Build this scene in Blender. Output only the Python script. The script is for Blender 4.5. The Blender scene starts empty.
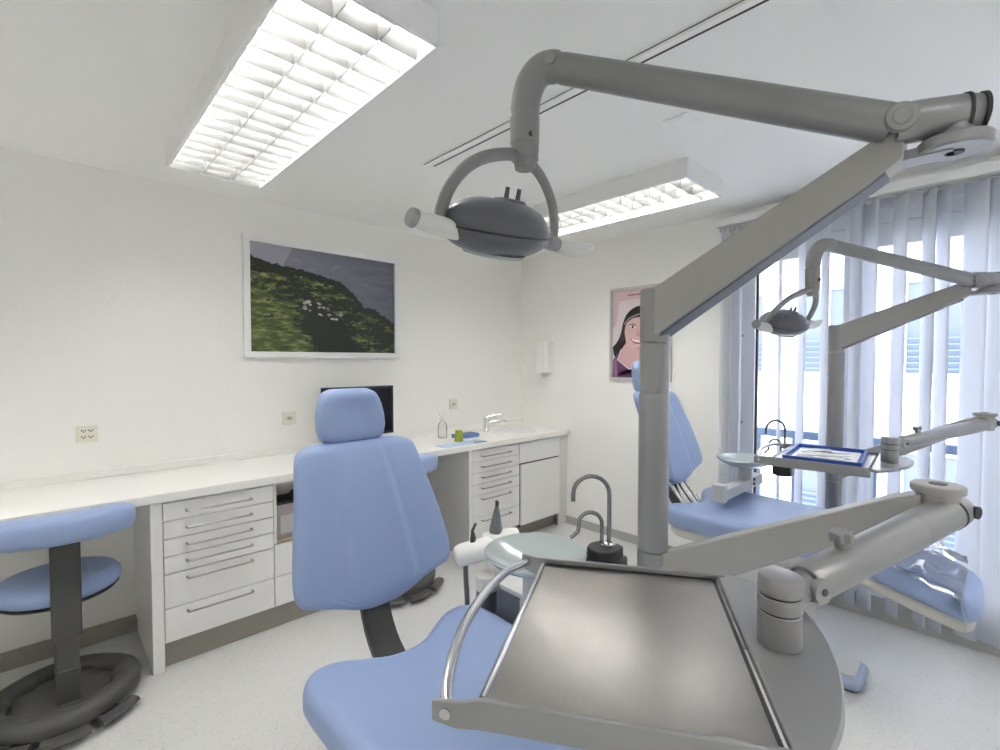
import bpy, bmesh, math, random
from mathutils import Vector, Matrix, noise

random.seed(7)
SC = bpy.context.scene
COL = SC.collection
PI = math.pi
V = Vector

# ------------------------------------------------------------------ materials
MATS = {}


def srgb(r, g, b):
    f = lambda c: (c / 255 / 12.92) if c / 255 <= 0.04045 else ((c / 255 + 0.055) / 1.055) ** 2.4
    return (f(r), f(g), f(b), 1.0)


def new_mat(name):
    m = bpy.data.materials.new(name)
    m.use_nodes = True
    nt = m.node_tree
    MATS[name] = m
    return m, nt, nt.nodes['Principled BSDF']


def mat(name, col, rough=0.5, metal=0.0, spec=0.5, noise_amt=0.0, noise_scale=40.0, bump=0.0, bump_scale=200.0, coat=0.0, aniso=0.0):
    m, nt, b = new_mat(name)
    b.inputs['Base Color'].default_value = col
    b.inputs['Roughness'].default_value = rough
    b.inputs['Metallic'].default_value = metal
    b.inputs['Specular IOR Level'].default_value = spec
    b.inputs['Coat Weight'].default_value = coat
    b.inputs['Anisotropic'].default_value = aniso
    tc = nt.nodes.new('ShaderNodeTexCoord')
    n = nt.nodes.new('ShaderNodeTexNoise')
    n.inputs['Scale'].default_value = noise_scale
    n.inputs['Detail'].default_value = 4
    nt.links.new(tc.outputs['Object'], n.inputs['Vector'])
    mr = nt.nodes.new('ShaderNodeMapRange')
    mr.inputs['To Min'].default_value = 1 - max(noise_amt, 0.015)
    mr.inputs['To Max'].default_value = 1 + max(noise_amt, 0.015)
    nt.links.new(n.outputs['Fac'], mr.inputs['Value'])
    mx = nt.nodes.new('ShaderNodeVectorMath')
    mx.operation = 'SCALE'
    mx.inputs[0].default_value = col[:3]
    nt.links.new(mr.outputs['Result'], mx.inputs['Scale'])
    nt.links.new(mx.outputs['Vector'], b.inputs['Base Color'])
    if bump > 0:
        n2 = nt.nodes.new('ShaderNodeTexNoise')
        n2.inputs['Scale'].default_value = bump_scale
        n2.inputs['Detail'].default_value = 3
        nt.links.new(tc.outputs['Object'], n2.inputs['Vector'])
        bp = nt.nodes.new('ShaderNodeBump')
        bp.inputs['Strength'].default_value = bump
        bp.inputs['Distance'].default_value = 0.004
        nt.links.new(n2.outputs['Fac'], bp.inputs['Height'])
        nt.links.new(bp.outputs['Normal'], b.inputs['Normal'])
    return m


mat('wall_paint', srgb(240, 239, 235), 0.85, bump=0.35, bump_scale=90)
mat('ceiling_paint', srgb(240, 240, 238), 0.9)
mat('white_laminate', srgb(232, 231, 229), 0.35)
mat('carcass_white', srgb(216, 214, 210), 0.5)
mat('worktop', srgb(238, 237, 233), 0.28)
mat('toe_kick', srgb(148, 143, 134), 0.45)
mat('baseboard', srgb(168, 168, 166), 0.5)
mat('steel', (0.62, 0.62, 0.63, 1), 0.22, 1.0)
mat('handle_steel', (0.42, 0.41, 0.40, 1), 0.3, 1.0)
mat('chrome', (0.8, 0.8, 0.82, 1), 0.08, 1.0)
mat('dark_chrome', (0.28, 0.28, 0.29, 1), 0.18, 1.0)
mat('grey_paint', srgb(150, 150, 151), 0.34, 0.45, noise_amt=0.02)
mat('grey_paint_dark', srgb(138, 138, 138), 0.36, 0.3)
mat('beam_paint', srgb(163, 162, 158), 0.42, 0.1)
mat('light_grey', srgb(196, 196, 194), 0.45)
mat('shell_grey', srgb(188, 186, 181), 0.45)
mat('housing_slate', srgb(98, 102, 114), 0.45)
mat('lamp_shell', srgb(88, 89, 96), 0.3, 0.15, coat=0.3)
mat('pale_plastic', srgb(214, 213, 210), 0.35)
mat('white_plastic', srgb(236, 235, 232), 0.35)
mat('black_plastic', srgb(34, 34, 35), 0.4)
mat('dark_plastic', srgb(72, 71, 68), 0.5, noise_amt=0.04)
mat('stool_plastic', srgb(74, 73, 70), 0.55, bump=0.1)
mat('rubber', srgb(40, 40, 40), 0.7)
mat('vinyl_blue', srgb(141, 160, 197), 0.42, noise_amt=0.02, bump=0.05, bump_scale=500)
mat('tray_blue', srgb(38, 80, 165), 0.35)
mat('paper_blue', srgb(176, 200, 222), 0.7)
mat('pedal_blue', srgb(158, 172, 198), 0.5)
mat('box_blue', srgb(92, 128, 186), 0.6)
mat('cup_green', srgb(150, 160, 40), 0.5)
mat('outlet_cream', srgb(226, 223, 206), 0.4)
mat('frame_white', srgb(235, 235, 234), 0.4)
mat('frame_silver', srgb(196, 194, 190), 0.35, 0.4)
mat('frame_dark', srgb(80, 86, 98), 0.4)
mat('window_frame', srgb(225, 227, 232), 0.4)
mat('fixture_white', srgb(236, 236, 236), 0.5)
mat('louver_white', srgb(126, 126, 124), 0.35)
mat('facade', srgb(240, 236, 228), 0.9, noise_amt=0.03, noise_scale=2)
mat('facade_trim', srgb(200, 198, 196), 0.8)
mat('facade_pane', srgb(104, 112, 126), 0.2)
mat('rail_steel', srgb(104, 122, 150), 0.5)
mat('concrete', srgb(190, 190, 190), 0.9)
mat('screen_black', srgb(24, 26, 34), 0.12)
mat('carton_mauve', srgb(170, 158, 160), 0.7)
mat('wood_edge', srgb(150, 135, 112), 0.5)
mat('slot_dark', srgb(52, 52, 54), 0.5)
mat('holder_grey', srgb(108, 110, 112), 0.4)


def steel_sheet():
    m, nt, b = new_mat('brushed_sheet')
    b.inputs['Metallic'].default_value = 1.0
    b.inputs['Roughness'].default_value = 0.28
    b.inputs['Anisotropic'].default_value = 0.7
    b.inputs['Anisotropic Rotation'].default_value = 0.0
    tg = nt.nodes.new('ShaderNodeTangent')
    tg.direction_type = 'UV_MAP'
    nt.links.new(tg.outputs['Tangent'], b.inputs['Tangent'])
    tc = nt.nodes.new('ShaderNodeTexCoord')
    mp = nt.nodes.new('ShaderNodeMapping')
    mp.inputs['Scale'].default_value = (160, 3, 1)
    n = nt.nodes.new('ShaderNodeTexNoise')
    n.inputs['Scale'].default_value = 4
    n.inputs['Detail'].default_value = 5
    nt.links.new(tc.outputs['UV'], mp.inputs['Vector'])
    nt.links.new(mp.outputs['Vector'], n.inputs['Vector'])
    n2 = nt.nodes.new('ShaderNodeTexNoise')
    n2.inputs['Scale'].default_value = 5
    n2.inputs['Detail'].default_value = 6
    nt.links.new(tc.outputs['UV'], n2.inputs['Vector'])
    r = nt.nodes.new('ShaderNodeValToRGB')
    r.color_ramp.elements[0].position = 0.25
    r.color_ramp.elements[0].color = (0.36, 0.345, 0.325, 1)
    r.color_ramp.elements[1].position = 0.75
    r.color_ramp.elements[1].color = (0.47, 0.455, 0.43, 1)
    ad = nt.nodes.new('ShaderNodeMath')
    ad.operation = 'MULTIPLY_ADD'
    ad.inputs[1].default_value = 0.5
    nt.links.new(n.outputs['Fac'], ad.inputs[0])
    ml = nt.nodes.new('ShaderNodeMath')
    ml.operation = 'MULTIPLY'
    ml.inputs[1].default_value = 0.5
    nt.links.new(n2.outputs['Fac'], ml.inputs[0])
    nt.links.new(ml.outputs[0], ad.inputs[2])
    nt.links.new(ad.outputs[0], r.inputs['Fac'])
    nt.links.new(r.outputs['Color'], b.inputs['Base Color'])
    bp = nt.nodes.new('ShaderNodeBump')
    bp.inputs['Strength'].default_value = 0.03
    bp.inputs['Distance'].default_value = 0.001
    nt.links.new(n.outputs['Fac'], bp.inputs['Height'])
    nt.links.new(bp.outputs['Normal'], b.inputs['Normal'])


steel_sheet()


def floor_mat():
    m, nt, b = new_mat('speckled_vinyl')
    b.inputs['Roughness'].default_value = 0.38
    tc = nt.nodes.new('ShaderNodeTexCoord')
    col = None
    base = nt.nodes.new('ShaderNodeRGB')
    base.outputs[0].default_value = srgb(197, 197, 195)
    prev = base.outputs[0]
    for sc, th, c in ((80, 0.12, srgb(168, 168, 164)), (110, 0.10, srgb(212, 212, 210)), (45, 0.06, srgb(150, 152, 150))):
        v = nt.nodes.new('ShaderNodeTexVoronoi')
        v.inputs['Scale'].default_value = sc
        nt.links.new(tc.outputs['Object'], v.inputs['Vector'])
        lt = nt.nodes.new('ShaderNodeMapRange')
        lt.inputs['From Min'].default_value = th
        lt.inputs['From Max'].default_value = th * 2.4
        lt.inputs['To Min'].default_value = 0.8
        lt.inputs['To Max'].default_value = 0.0
        nt.links.new(v.outputs['Distance'], lt.inputs['Value'])
        mx = nt.nodes.new('ShaderNodeMix')
        mx.data_type = 'RGBA'
        nt.links.new(lt.outputs[0], mx.inputs[0])
        nt.links.new(prev, mx.inputs[6])
        mx.inputs[7].default_value = c
        prev = mx.outputs[2]
    nt.links.new(prev, b.inputs['Base Color'])


floor_mat()


def glass_mat(name, tint, gloss=0.12, rough=0.02):
    m, nt, b = new_mat(name)
    nt.nodes.remove(b)
    out = nt.nodes['Material Output']
    t = nt.nodes.new('ShaderNodeBsdfTransparent')
    t.inputs['Color'].default_value = tint
    g = nt.nodes.new('ShaderNodeBsdfGlossy')
    g.inputs['Roughness'].default_value = rough
    fr = nt.nodes.new('ShaderNodeLayerWeight')
    fr.inputs['Blend'].default_value = gloss
    mx = nt.nodes.new('ShaderNodeMixShader')
    nt.links.new(fr.outputs['Fresnel'], mx.inputs[0])
    nt.links.new(t.outputs[0], mx.inputs[1])
    nt.links.new(g.outputs[0], mx.inputs[2])
    nt.links.new(mx.outputs[0], out.inputs['Surface'])


glass_mat('window_glass', (0.97, 0.98, 1, 1))
glass_mat('clear_film', (0.90, 0.93, 0.97, 1), 0.6, 0.09)
glass_mat('bottle_glass', (0.95, 0.96, 0.96, 1), 0.12)


def frosted():
    m, nt, b = new_mat('frosted_glass')
    b.inputs['Base Color'].default_value = srgb(192, 203, 202)
    b.inputs['Roughness'].default_value = 0.12
    b.inputs['Transmission Weight'].default_value = 0.25
    b.inputs['Coat Weight'].default_value = 0.5


frosted()


def slat_mat():
    m, nt, b = new_mat('blind_fabric')
    nt.nodes.remove(b)
    out = nt.nodes['Material Output']
    d = nt.nodes.new('ShaderNodeBsdfDiffuse')
    d.inputs['Color'].default_value = srgb(236, 238, 243)
    t = nt.nodes.new('ShaderNodeBsdfTranslucent')
    t.inputs['Color'].default_value = srgb(236, 238, 243)
    mx = nt.nodes.new('ShaderNodeMixShader')
    mx.inputs[0].default_value = 0.5
    tc = nt.nodes.new('ShaderNodeTexCoord')
    w = nt.nodes.new('ShaderNodeTexWave')
    w.inputs['Scale'].default_value = 60
    nt.links.new(tc.outputs['Object'], w.inputs['Vector'])
    bp = nt.nodes.new('ShaderNodeBump')
    bp.inputs['Strength'].default_value = 0.05
    nt.links.new(w.outputs['Fac'], bp.inputs['Height'])
    nt.links.new(bp.outputs['Normal'], d.inputs['Normal'])
    nt.links.new(d.outputs[0], mx.inputs[1])
    nt.links.new(t.outputs[0], mx.inputs[2])
    nt.links.new(mx.outputs[0], out.inputs['Surface'])


slat_mat()


def emit(name, col, s):
    m, nt, b = new_mat(name)
    b.inputs['Base Color'].default_value = (0.8, 0.8, 0.8, 1)
    b.inputs['Emission Color'].default_value = col
    b.inputs['Emission Strength'].default_value = s


TUBE_STRENGTH = 21.0
emit('fluorescent', (1.0, 0.985, 0.968, 1), TUBE_STRENGTH)


def landscape():
    m, nt, b = new_mat('landscape_print')
    b.inputs['Roughness'].default_value = 0.35
    N = nt.nodes.new
    L = nt.links.new
    tc = N('ShaderNodeTexCoord')
    sp = N('ShaderNodeSeparateXYZ')
    L(tc.outputs['UV'], sp.inputs[0])

    def math_(op, a, bb=None, c=None):
        n = N('ShaderNodeMath')
        n.operation = op
        for i, x in enumerate((a, bb, c)):
            if x is None:
                continue
            if isinstance(x, (int, float)):
                n.inputs[i].default_value = x
            else:
                L(x, n.inputs[i])
        return n.outputs[0]

    def noise_(scale, detail=5, rough=0.6, vec=None):
        n = N('ShaderNodeTexNoise')
        n.inputs['Scale'].default_value = scale
        n.inputs['Detail'].default_value = detail
        n.inputs['Roughness'].default_value = rough
        L(vec or tc.outputs['UV'], n.inputs['Vector'])
        return n.outputs['Fac']

    def ramp(fac, stops):
        r = N('ShaderNodeValToRGB')
        els = r.color_ramp.elements
        els[0].position, els[0].color = stops[0]
        els[1].position, els[1].color = stops[-1]
        for p, c in stops[1:-1]:
            e = els.new(p)
            e.color = c
        L(fac, r.inputs['Fac'])
        return r.outputs['Color']

    def mix(f, a, c):
        n = N('ShaderNodeMix')
        n.data_type = 'RGBA'
        L(f, n.inputs[0])
        for x, i in ((a, 6), (c, 7)):
            if isinstance(x, tuple):
                n.inputs[i].default_value = x
            else:
                L(x, n.inputs[i])
        return n.outputs[2]

    u, v = sp.outputs['X'], sp.outputs['Y']
    g = lambda x: (x, x, x, 1)
    ridge = ramp(u, [(0, g(.87)), (.1, g(.83)), (.2, g(.815)), (.32, g(.80)), (.42, g(.77)), (.58, g(.72)), (.69, g(.60)), (.75, g(.49)), (.83, g(.47)), (.91, g(.41)), (1, g(.33))])
    rs = N('ShaderNodeSeparateColor')
    L(ridge, rs.inputs[0])
    rid = math_('ADD', rs.outputs[0], math_('MULTIPLY', math_('SUBTRACT', noise_(28, 6), .5), .09))
    depth = math_('SUBTRACT', rid, v)            # >0 on the land
    land_m = math_('GREATER_THAN', depth, 0)
    # land: green meadows broken by dark woods
    st = N('ShaderNodeMapping')
    st.inputs['Rotation'].default_value = (0, 0, 0.55)
    st.inputs['Scale'].default_value = (1.0, 2.2, 1)
    L(tc.outputs['UV'], st.inputs['Vector'])
    green = ramp(noise_(9, 6, .65, st.outputs['Vector']), [(.32, (.018, .030, .008, 1)), (.5, (.085, .115, .030, 1)), (.66, (.34, .36, .12, 1))])
    left_low = math_('MULTIPLY', math_('MULTIPLY', math_('SUBTRACT', 1.0, u), depth), .18)
    woods_n = math_('ADD', math_('MULTIPLY', noise_(5.5, 12, .74, st.outputs['Vector']), .65), math_('MULTIPLY', noise_(21, 8, .7), .35))
    woods_n = math_('SUBTRACT', woods_n, left_low)
    # wooded gorge running down through the middle
    du = math_('SUBTRACT', u, math_('ADD', math_('MULTIPLY', v, -.35), .56))
    dv = math_('SUBTRACT', v, .16)
    gd = math_('ADD', math_('MULTIPLY', math_('MULTIPLY', du, du), 70), math_('MULTIPLY', math_('MULTIPLY', dv, dv), 16))
    gorge = math_('POWER', 2.718, math_('MULTIPLY', gd, -1))
    woods_n = math_('ADD', woods_n, math_('MULTIPLY', gorge, .34))
    top_wood = math_('LESS_THAN', math_('ADD', depth, math_('MULTIPLY', noise_(19, 8, .7), .30)), 0.225)
    woods = math_('MAXIMUM', math_('GREATER_THAN', woods_n, .475), top_wood)
    woods_c = ramp(noise_(75, 5, .7), [(.3, (.004, .006, .005, 1)), (.55, (.020, .026, .014, 1)), (.75, (.075, .085, .05, 1))])
    land = mix(woods, green, woods_c)
    # pale houses of the village along the shelf
    vo = N('ShaderNodeTexVoronoi')
    vo.inputs['Scale'].default_value = 32
    L(tc.outputs['UV'], vo.inputs['Vector'])
    hs = N('ShaderNodeSeparateColor')
    L(vo.outputs['Color'], hs.inputs[0])
    line = math_('ADD', math_('MULTIPLY', u, -0.45), .625)
    dl = math_('ABSOLUTE', math_('SUBTRACT', v, line))
    dc = math_('ABSOLUTE', math_('SUBTRACT', u, .45))
    band = math_('MULTIPLY', math_('LESS_THAN', dl, .06), math_('LESS_THAN', dc, .15))
    house = math_('MULTIPLY', band, math_('GREATER_THAN', hs.outputs[0], .45))
    house = math_('MULTIPLY', house, math_('LESS_THAN', vo.outputs['Distance'], .52))
    land = mix(house, land, ramp(hs.outputs[1], [(0, (.30, .25, .23, 1)), (1, (.62, .60, .60, 1))]))
    # far hazy mountainside and strip of sky
    haze = ramp(math_('ADD', math_('MULTIPLY', u, .55), math_('MULTIPLY', noise_(5, 6, .6, st.outputs['Vector']), .5)), [(.2, (.27, .27, .32, 1)), (.6, (.19, .19, .24, 1)), (.9, (.10, .105, .145, 1))])
    wisp = ramp(noise_(7, 8, .7, st.outputs['Vector']), [(.56, (0, 0, 0, 1)), (.78, (.16, .16, .17, 1))])
    ad = N('ShaderNodeMix')
    ad.data_type = 'RGBA'
    ad.blend_type = 'ADD'
    ad.inputs[0].default_value = 1
    L(haze, ad.inputs[6])
    L(wisp, ad.inputs[7])
    sky_m = math_('LESS_THAN', u, math_('ADD', math_('MULTIPLY', math_('SUBTRACT', v, .8), .35), .19))
    far = mix(sky_m, ad.outputs[2], (.36, .36, .42, 1))
    L(mix(land_m, far, land), b.inputs['Base Color'])


landscape()

# ------------------------------------------------------------------ mesh helpers
OFF = {}


class MB:
    def __init__(s):
        s.bm = bmesh.new()
        s.mi = 0

    def _f(s, vs):
        try:
            f = s.bm.faces.new(vs)
            f.material_index = s.mi
            return f
        except ValueError:
            return None

    def box(s, lo, hi, M=None):
        pts = [V((x, y, z)) for x in (lo[0], hi[0]) for y in (lo[1], hi[1]) for z in (lo[2], hi[2])]
        if M:
            pts = [M @ p for p in pts]
        v = [s.bm.verts.new(p) for p in pts]
        for q in ((0, 1, 3, 2), (4, 6, 7, 5), (0, 4, 5, 1), (2, 3, 7, 6), (0, 2, 6, 4), (1, 5, 7, 3)):
            s._f([v[i] for i in q])
        return s

    def rings(s, rings, cap0=True, cap1=True, closed=False):
        R = [[s.bm.verts.new(p) for p in r] for r in rings]
        n = len(R[0])
        pairs = list(zip(R, R[1:])) + ([(R[-1], R[0])] if closed else [])
        for a, b in pairs:
            for i in range(n):
                j = (i + 1) % n
                s._f([a[i], a[j], b[j], b[i]])
        if not closed:
            if cap0:
                s._f(list(reversed(R[0])))
            if cap1:
                s._f(R[-1])
        return s

    def tube(s, path, r, seg=16, closed=False, flat=1.0, up=None, caps=True):
        path = [V(p) for p in path]
        n = len(path)
        rad = r if isinstance(r, (list, tuple)) else [r] * n
        rs = []
        ref = None
        for i, p in enumerate(path):
            if closed:
                t = path[(i + 1) % n] - path[i - 1]
            else:
                t = path[min(i + 1, n - 1)] - path[max(i - 1, 0)]
            t.normalize()
            if ref is None:
                ref = V(up) if up else (V((0, 0, 1)) if abs(t.z) < 0.9 else V((1, 0, 0)))
            a = (ref - t * ref.dot(t)).normalized()
            ref = a if not up else V(up)
            b = t.cross(a)
            rs.append([p + a * math.cos(k * 2 * PI / seg) * rad[i] + b * math.sin(k * 2 * PI / seg) * rad[i] * flat for k in range(seg)])
        return s.rings(rs, cap0=caps, cap1=caps, closed=closed)

    def cyl(s, p0, p1, r0, r1=None, seg=24):
        return s.tube([p0, p1], [r0, r0 if r1 is None else r1], seg)

    def lathe(s, prof, c=(0, 0, 0), M=None, seg=32):
        rs = []
        for r, z in prof:
            ring = []
            for k in range(seg):
                p = V((max(r, 1e-4) * math.cos(2 * PI * k / seg), max(r, 1e-4) * math.sin(2 * PI * k / seg), z))
                if M:
                    p = M @ p
                ring.append(p + V(c))
            rs.append(ring)
        return s.rings(rs)

    def prism(s, poly, z0, z1, M=None):
        a = [V((x, y, z0)) for x, y in poly]
        b = [V((x, y, z1)) for x, y in poly]
        if M:
            a = [M @ p for p in a]
            b = [M @ p for p in b]
        return s.rings([a, b])

    def quad(s, pts):
        s._f([s.bm.verts.new(V(p)) for p in pts])
        return s

    def build(s, name, m, parent=None, bevel=0.0, seg=2, sharp=35, uv=None, subsurf=0):
        bm = s.bm
        bmesh.ops.recalc_face_normals(bm, faces=bm.faces)
        for f in bm.faces:
            f.smooth = True
        for e in bm.edges:
            if len(e.link_faces) == 2 and e.calc_face_angle(0) > math.radians(sharp):
                e.smooth = False
        if uv:
            ul = bm.loops.layers.uv.new('UVMap')
            for f in bm.faces:
                for l in f.loops:
                    l[ul].uv = uv(l.vert.co)
        off = OFF.get(parent.name, V((0, 0, 0))) if parent else V((0, 0, 0))
        me = bpy.data.meshes.new(name)
        if off.length:
            bmesh.ops.translate(bm, verts=bm.verts, vec=-off)
        bm.to_mesh(me)
        bm.free()
        for mm in (m if isinstance(m, (list, tuple)) else [m]):
            me.materials.append(MATS[mm])
        o = bpy.data.objects.new(name, me)
        COL.objects.link(o)
        if parent:
            o.parent = parent
            OFF[o.name] = off
        if bevel:
            bv = o.modifiers.new('bevel', 'BEVEL')
            bv.width = bevel
            bv.segments = seg
            bv.limit_method = 'ANGLE'
            bv.angle_limit = math.radians(40)
            bv.harden_normals = True
        if subsurf:
            ss = o.modifiers.new('sub', 'SUBSURF')
            ss.levels = ss.render_levels = subsurf
        return o


def tag(o, label, cat, group=None):
    o['label'] = label
    o['category'] = cat
    if group:
        o['group'] = group
    return o


def thing(name, loc, label, cat, group=None):
    o = bpy.data.objects.new(name, None)
    COL.objects.link(o)
    o.location = loc
    o.empty_display_size = 0.1
    OFF[o.name] = V(loc)
    return tag(o, label, cat, group)


def struct(o):
    o['kind'] = 'structure'
    return o


def copy_tree(o, parent=None):
    c = o.copy()
    COL.objects.link(c)
    if parent:
        c.parent = parent
    for ch in [x for x in bpy.data.objects if x.parent == o]:
        copy_tree(ch, c)
    return c


def rotz(a, c=(0, 0, 0)):
    return Matrix.Translation(V(c)) @ Matrix.Rotation(a, 4, 'Z')


def bez(p0, p1, p2, p3, n=12):
    p0, p1, p2, p3 = map(V, (p0, p1, p2, p3))
    return [p0 * (1 - t) ** 3 + p1 * 3 * t * (1 - t) ** 2 + p2 * 3 * t * t * (1 - t) + p3 * t ** 3 for t in [i / n for i in range(n + 1)]]


def spline(pts, n=8):
    pts = [V(p) for p in pts]
    out = []
    for i in range(len(pts) - 1):
        p0 = pts[max(i - 1, 0)]
        p1, p2 = pts[i], pts[i + 1]
        p3 = pts[min(i + 2, len(pts) - 1)]
        for k in range(n):
            t = k / n
            out.append(0.5 * ((2 * p1) + (p2 - p0) * t + (2 * p0 - 5 * p1 + 4 * p2 - p3) * t * t + (3 * p1 - p0 - 3 * p2 + p3) * t ** 3))
    out.append(pts[-1])
    return out


def rounded(poly, r, n=5):
    """round the corners of a 2-D polygon"""
    out = []
    m = len(poly)
    for i in range(m):
        p0, p, p1 = V((*poly[i - 1], 0)), V((*poly[i], 0)), V((*poly[(i + 1) % m], 0))
        rr = r[i] if isinstance(r, (list, tuple)) else r
        a, b = (p0 - p), (p1 - p)
        d = min(rr, a.length * .49, b.length * .49)
        a, b = p + a.normalized() * d, p + b.normalized() * d
        for k in range(n + 1):
            t = k / n
            q = a * (1 - t) ** 2 + p * 2 * t * (1 - t) + b * t * t
            out.append((q.x, q.y))
    return out


def cushion(mb, outline, z0, z1, r, fn=None, crown=0.0, n=6):
    """upholstered pad: closed outline with rounded rims; fn bends it"""
    pts = [V((x, y, 0)) for x, y in outline]
    m = len(pts)
    area = sum(pts[i].x * pts[(i + 1) % m].y - pts[(i + 1) % m].x * pts[i].y for i in range(m))
    if area < 0:
        pts.reverse()
    nor = []
    for i in range(m):
        t = (pts[(i + 1) % m] - pts[i - 1]).normalized()
        nor.append(V((t.y, -t.x, 0)))
    c = sum(pts, V()) / m
    rings = []

    def ring(inset, z, scale=1.0):
        return [V(((pts[i] - nor[i] * inset - c).x * scale + c.x, (pts[i] - nor[i] * inset - c).y * scale + c.y, z)) for i in range(m)]
    for s_ in (0.0, .35, .7):
        rings.append(ring(r, z0, max(s_, .02)))
    for k in range(n + 1):
        a = PI / 2 * k / n
        rings.append(ring(r * (1 - math.sin(a)), z0 + r * (1 - math.cos(a))))
    for k in range(n + 1):
        a = PI / 2 * k / n
        rings.append(ring(r * (1 - math.cos(a)), z1 - r + r * math.sin(a)))
    for s_ in (.9, .78, .62, .45, .3, .15, .02):
        rings.append(ring(r, z1 + crown * (1 - s_ * s_), s_))
    if fn:
        rings = [[fn(p) for p in q] for q in rings]
    mb.rings(rings)
    return mb


# ------------------------------------------------------------------ room
XW, YL, HC = 3.377, 3.254, 2.45
XB, YR = -2.4, -1.9
WY0, WY1, WZ0, WZ1 = -1.55, 1.30, 0.10, 2.385

struct(MB().box((XB - .2, YR - .2, -.12), (XW + .2, YL + .2, 0)).build('floor', 'speckled_vinyl'))
struct(MB().box((XB - .2, YR - .2, HC), (XW + .25, YL + .2, HC + .15)).build('ceiling', 'ceiling_paint'))
struct(MB().box((XB - .2, YL, 0), (XW + .25, YL + .2, HC)).build('wall_left', 'wall_paint'))
struct(MB().box((XB - .2, YR - .2, 0), (XW + .25, YR, HC)).build('wall_right', 'wall_paint'))
struct(MB().box((XB - .2, YR, 0), (XB, YL, HC)).build('wall_back', 'wall_paint'))
w = MB()
w.box((XW, WY1, 0), (XW + .25, YL, HC))
w.box((XW, YR, 0), (XW + .25, WY0, HC))
w.box((XW, WY0, 0), (XW + .25, WY1, WZ0))
w.box((XW, WY0, WZ1), (XW + .25, WY1, HC))
struct(w.build('wall_far', 'wall_paint'))
struct(MB().box((XB, YL - .07, 0), (0.338, YL, .065)).build('baseboard_left', 'toe_kick', bevel=.002))
struct(MB().box((XW - .014, YR, 0), (XW, 2.69, .068)).box((XW - .016, WY0, 0), (XW - .0005, WY1, .125)).build('baseboard_far', 'baseboard', bevel=.002))

# window: French casements with posts, head boards and glass
wf = MB()
fx0, fx1 = XW + .03, XW + .10
wf.box((fx0, WY0, WZ0), (fx1, WY1, WZ0 + .10))
wf.box((fx0, WY0, 2.22), (fx1, WY1, WZ1))
wf.box((fx0 - .012, WY0, 2.295), (fx1, WY1, 2.302))
wf.box((fx0 - .02, WY0, 2.355), (fx1, WY1, WZ1))
wf.box((fx0, WY0, 2.09), (fx1, WY1, 2.215))
for y0, y1 in ((WY1 - .16, WY1), (.535, .66), (-.04, .04), (-.64, -.52), (WY0, WY0 + .16)):
    wf.box((fx0 - .01, y0, WZ0), (fx1, y1, 2.25))
win = struct(wf.build('window_1', 'window_frame', bevel=.004))
gk = MB()
for y in (1.125, .60, .0, -.58):
    gk.box((fx0 - .016, y - .007, WZ0 + .02), (fx0, y + .007, 2.2))
gk.build('window_gasket', 'slot_dark', win)
sc_ = MB()
for z in (.55, 1.04, 1.62):
    for y in (1.215,):
        sc_.cyl((fx0 - .022, y, z), (fx0 - .008, y, z), .011, seg=12)
sc_.build('window_screw', 'handle_steel', win)
hd = MB()
hd.box((fx0 - .03, .585, 1.02), (fx0 - .01, .615, 1.10)).tube([(fx0 - .035, .60, 1.06), (fx0 - .06, .60, 1.06), (fx0 - .06, .60, .95)], .009, 10)
hd.build('window_handle', 'light_grey', win, bevel=.002)
MB().box((XW + .06, WY0 + .1, WZ0 + .08), (XW + .066, WY1 - .1, 2.12)).build('window_glass', 'window_glass', win)

# balcony outside and the house across the street
bal = MB().box((XW + .25, -3.2, -.25), (XW + .60, 2.8, .04)).build('trim_1', 'concrete')
struct(bal)
rl = thing('balcony_railing', (XW + .5, 0, .04), 'blue-grey steel balcony railing outside the window behind the blinds', 'railing')
MB().box((XW + .47, -3, .90), (XW + .53, 2.6, .955)).build('handrail', 'rail_steel', rl, bevel=.004)
for k in range(24):
    y = -2.9 + k * .231
    MB().box((XW + .488, y - .011, .04), (XW + .512, y + .011, .90)).build('baluster', 'rail_steel', rl)

bx = 10.5
hs = thing('apartment_building', (bx, 0, -8), 'pale apartment house across the street seen through the blind gaps', 'building')
hw = MB()
hw.box((bx, -14, -8), (bx + 4, 14, 7.5))
hw.build('facade_wall', 'facade', hs)
cr = MB()
for z in (-2.6, .3, 3.2, 6.1):
    cr.box((bx - .10, -14, z), (bx, 14, z + .14))
cr.build('cornice', 'facade_trim', hs, bevel=.01)
for fl, z in enumerate((-1.6, 1.25, 4.2)):
    for k in range(12):
        y = -8.6 + k * 1.55
        f = MB()
        for a0, a1, b0, b1 in ((-.52, -.44, 0, 1.5), (.44, .52, 0, 1.5), (-.52, .52, -.08, 0), (-.52, .52, 1.5, 1.6), (-.03, .03, 0, 1.5)):
            f.box((bx - .06, y + a0, z + b0), (bx + .02, y + a1, z + b1))
        wn = f.build('house_window', 'facade_trim', hs)
        MB().box((bx - .02, y - .44, z), (bx - .004, y + .44, z + 1.5)).build('pane', 'facade_pane', wn)
        gr = MB()
        for g in range(6):
            gr.box((bx - .12, y - .5, z + .06 + g * .1), (bx - .10, y + .5, z + .08 + g * .1))
        gr.build('grille', 'rail_steel', wn)

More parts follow.
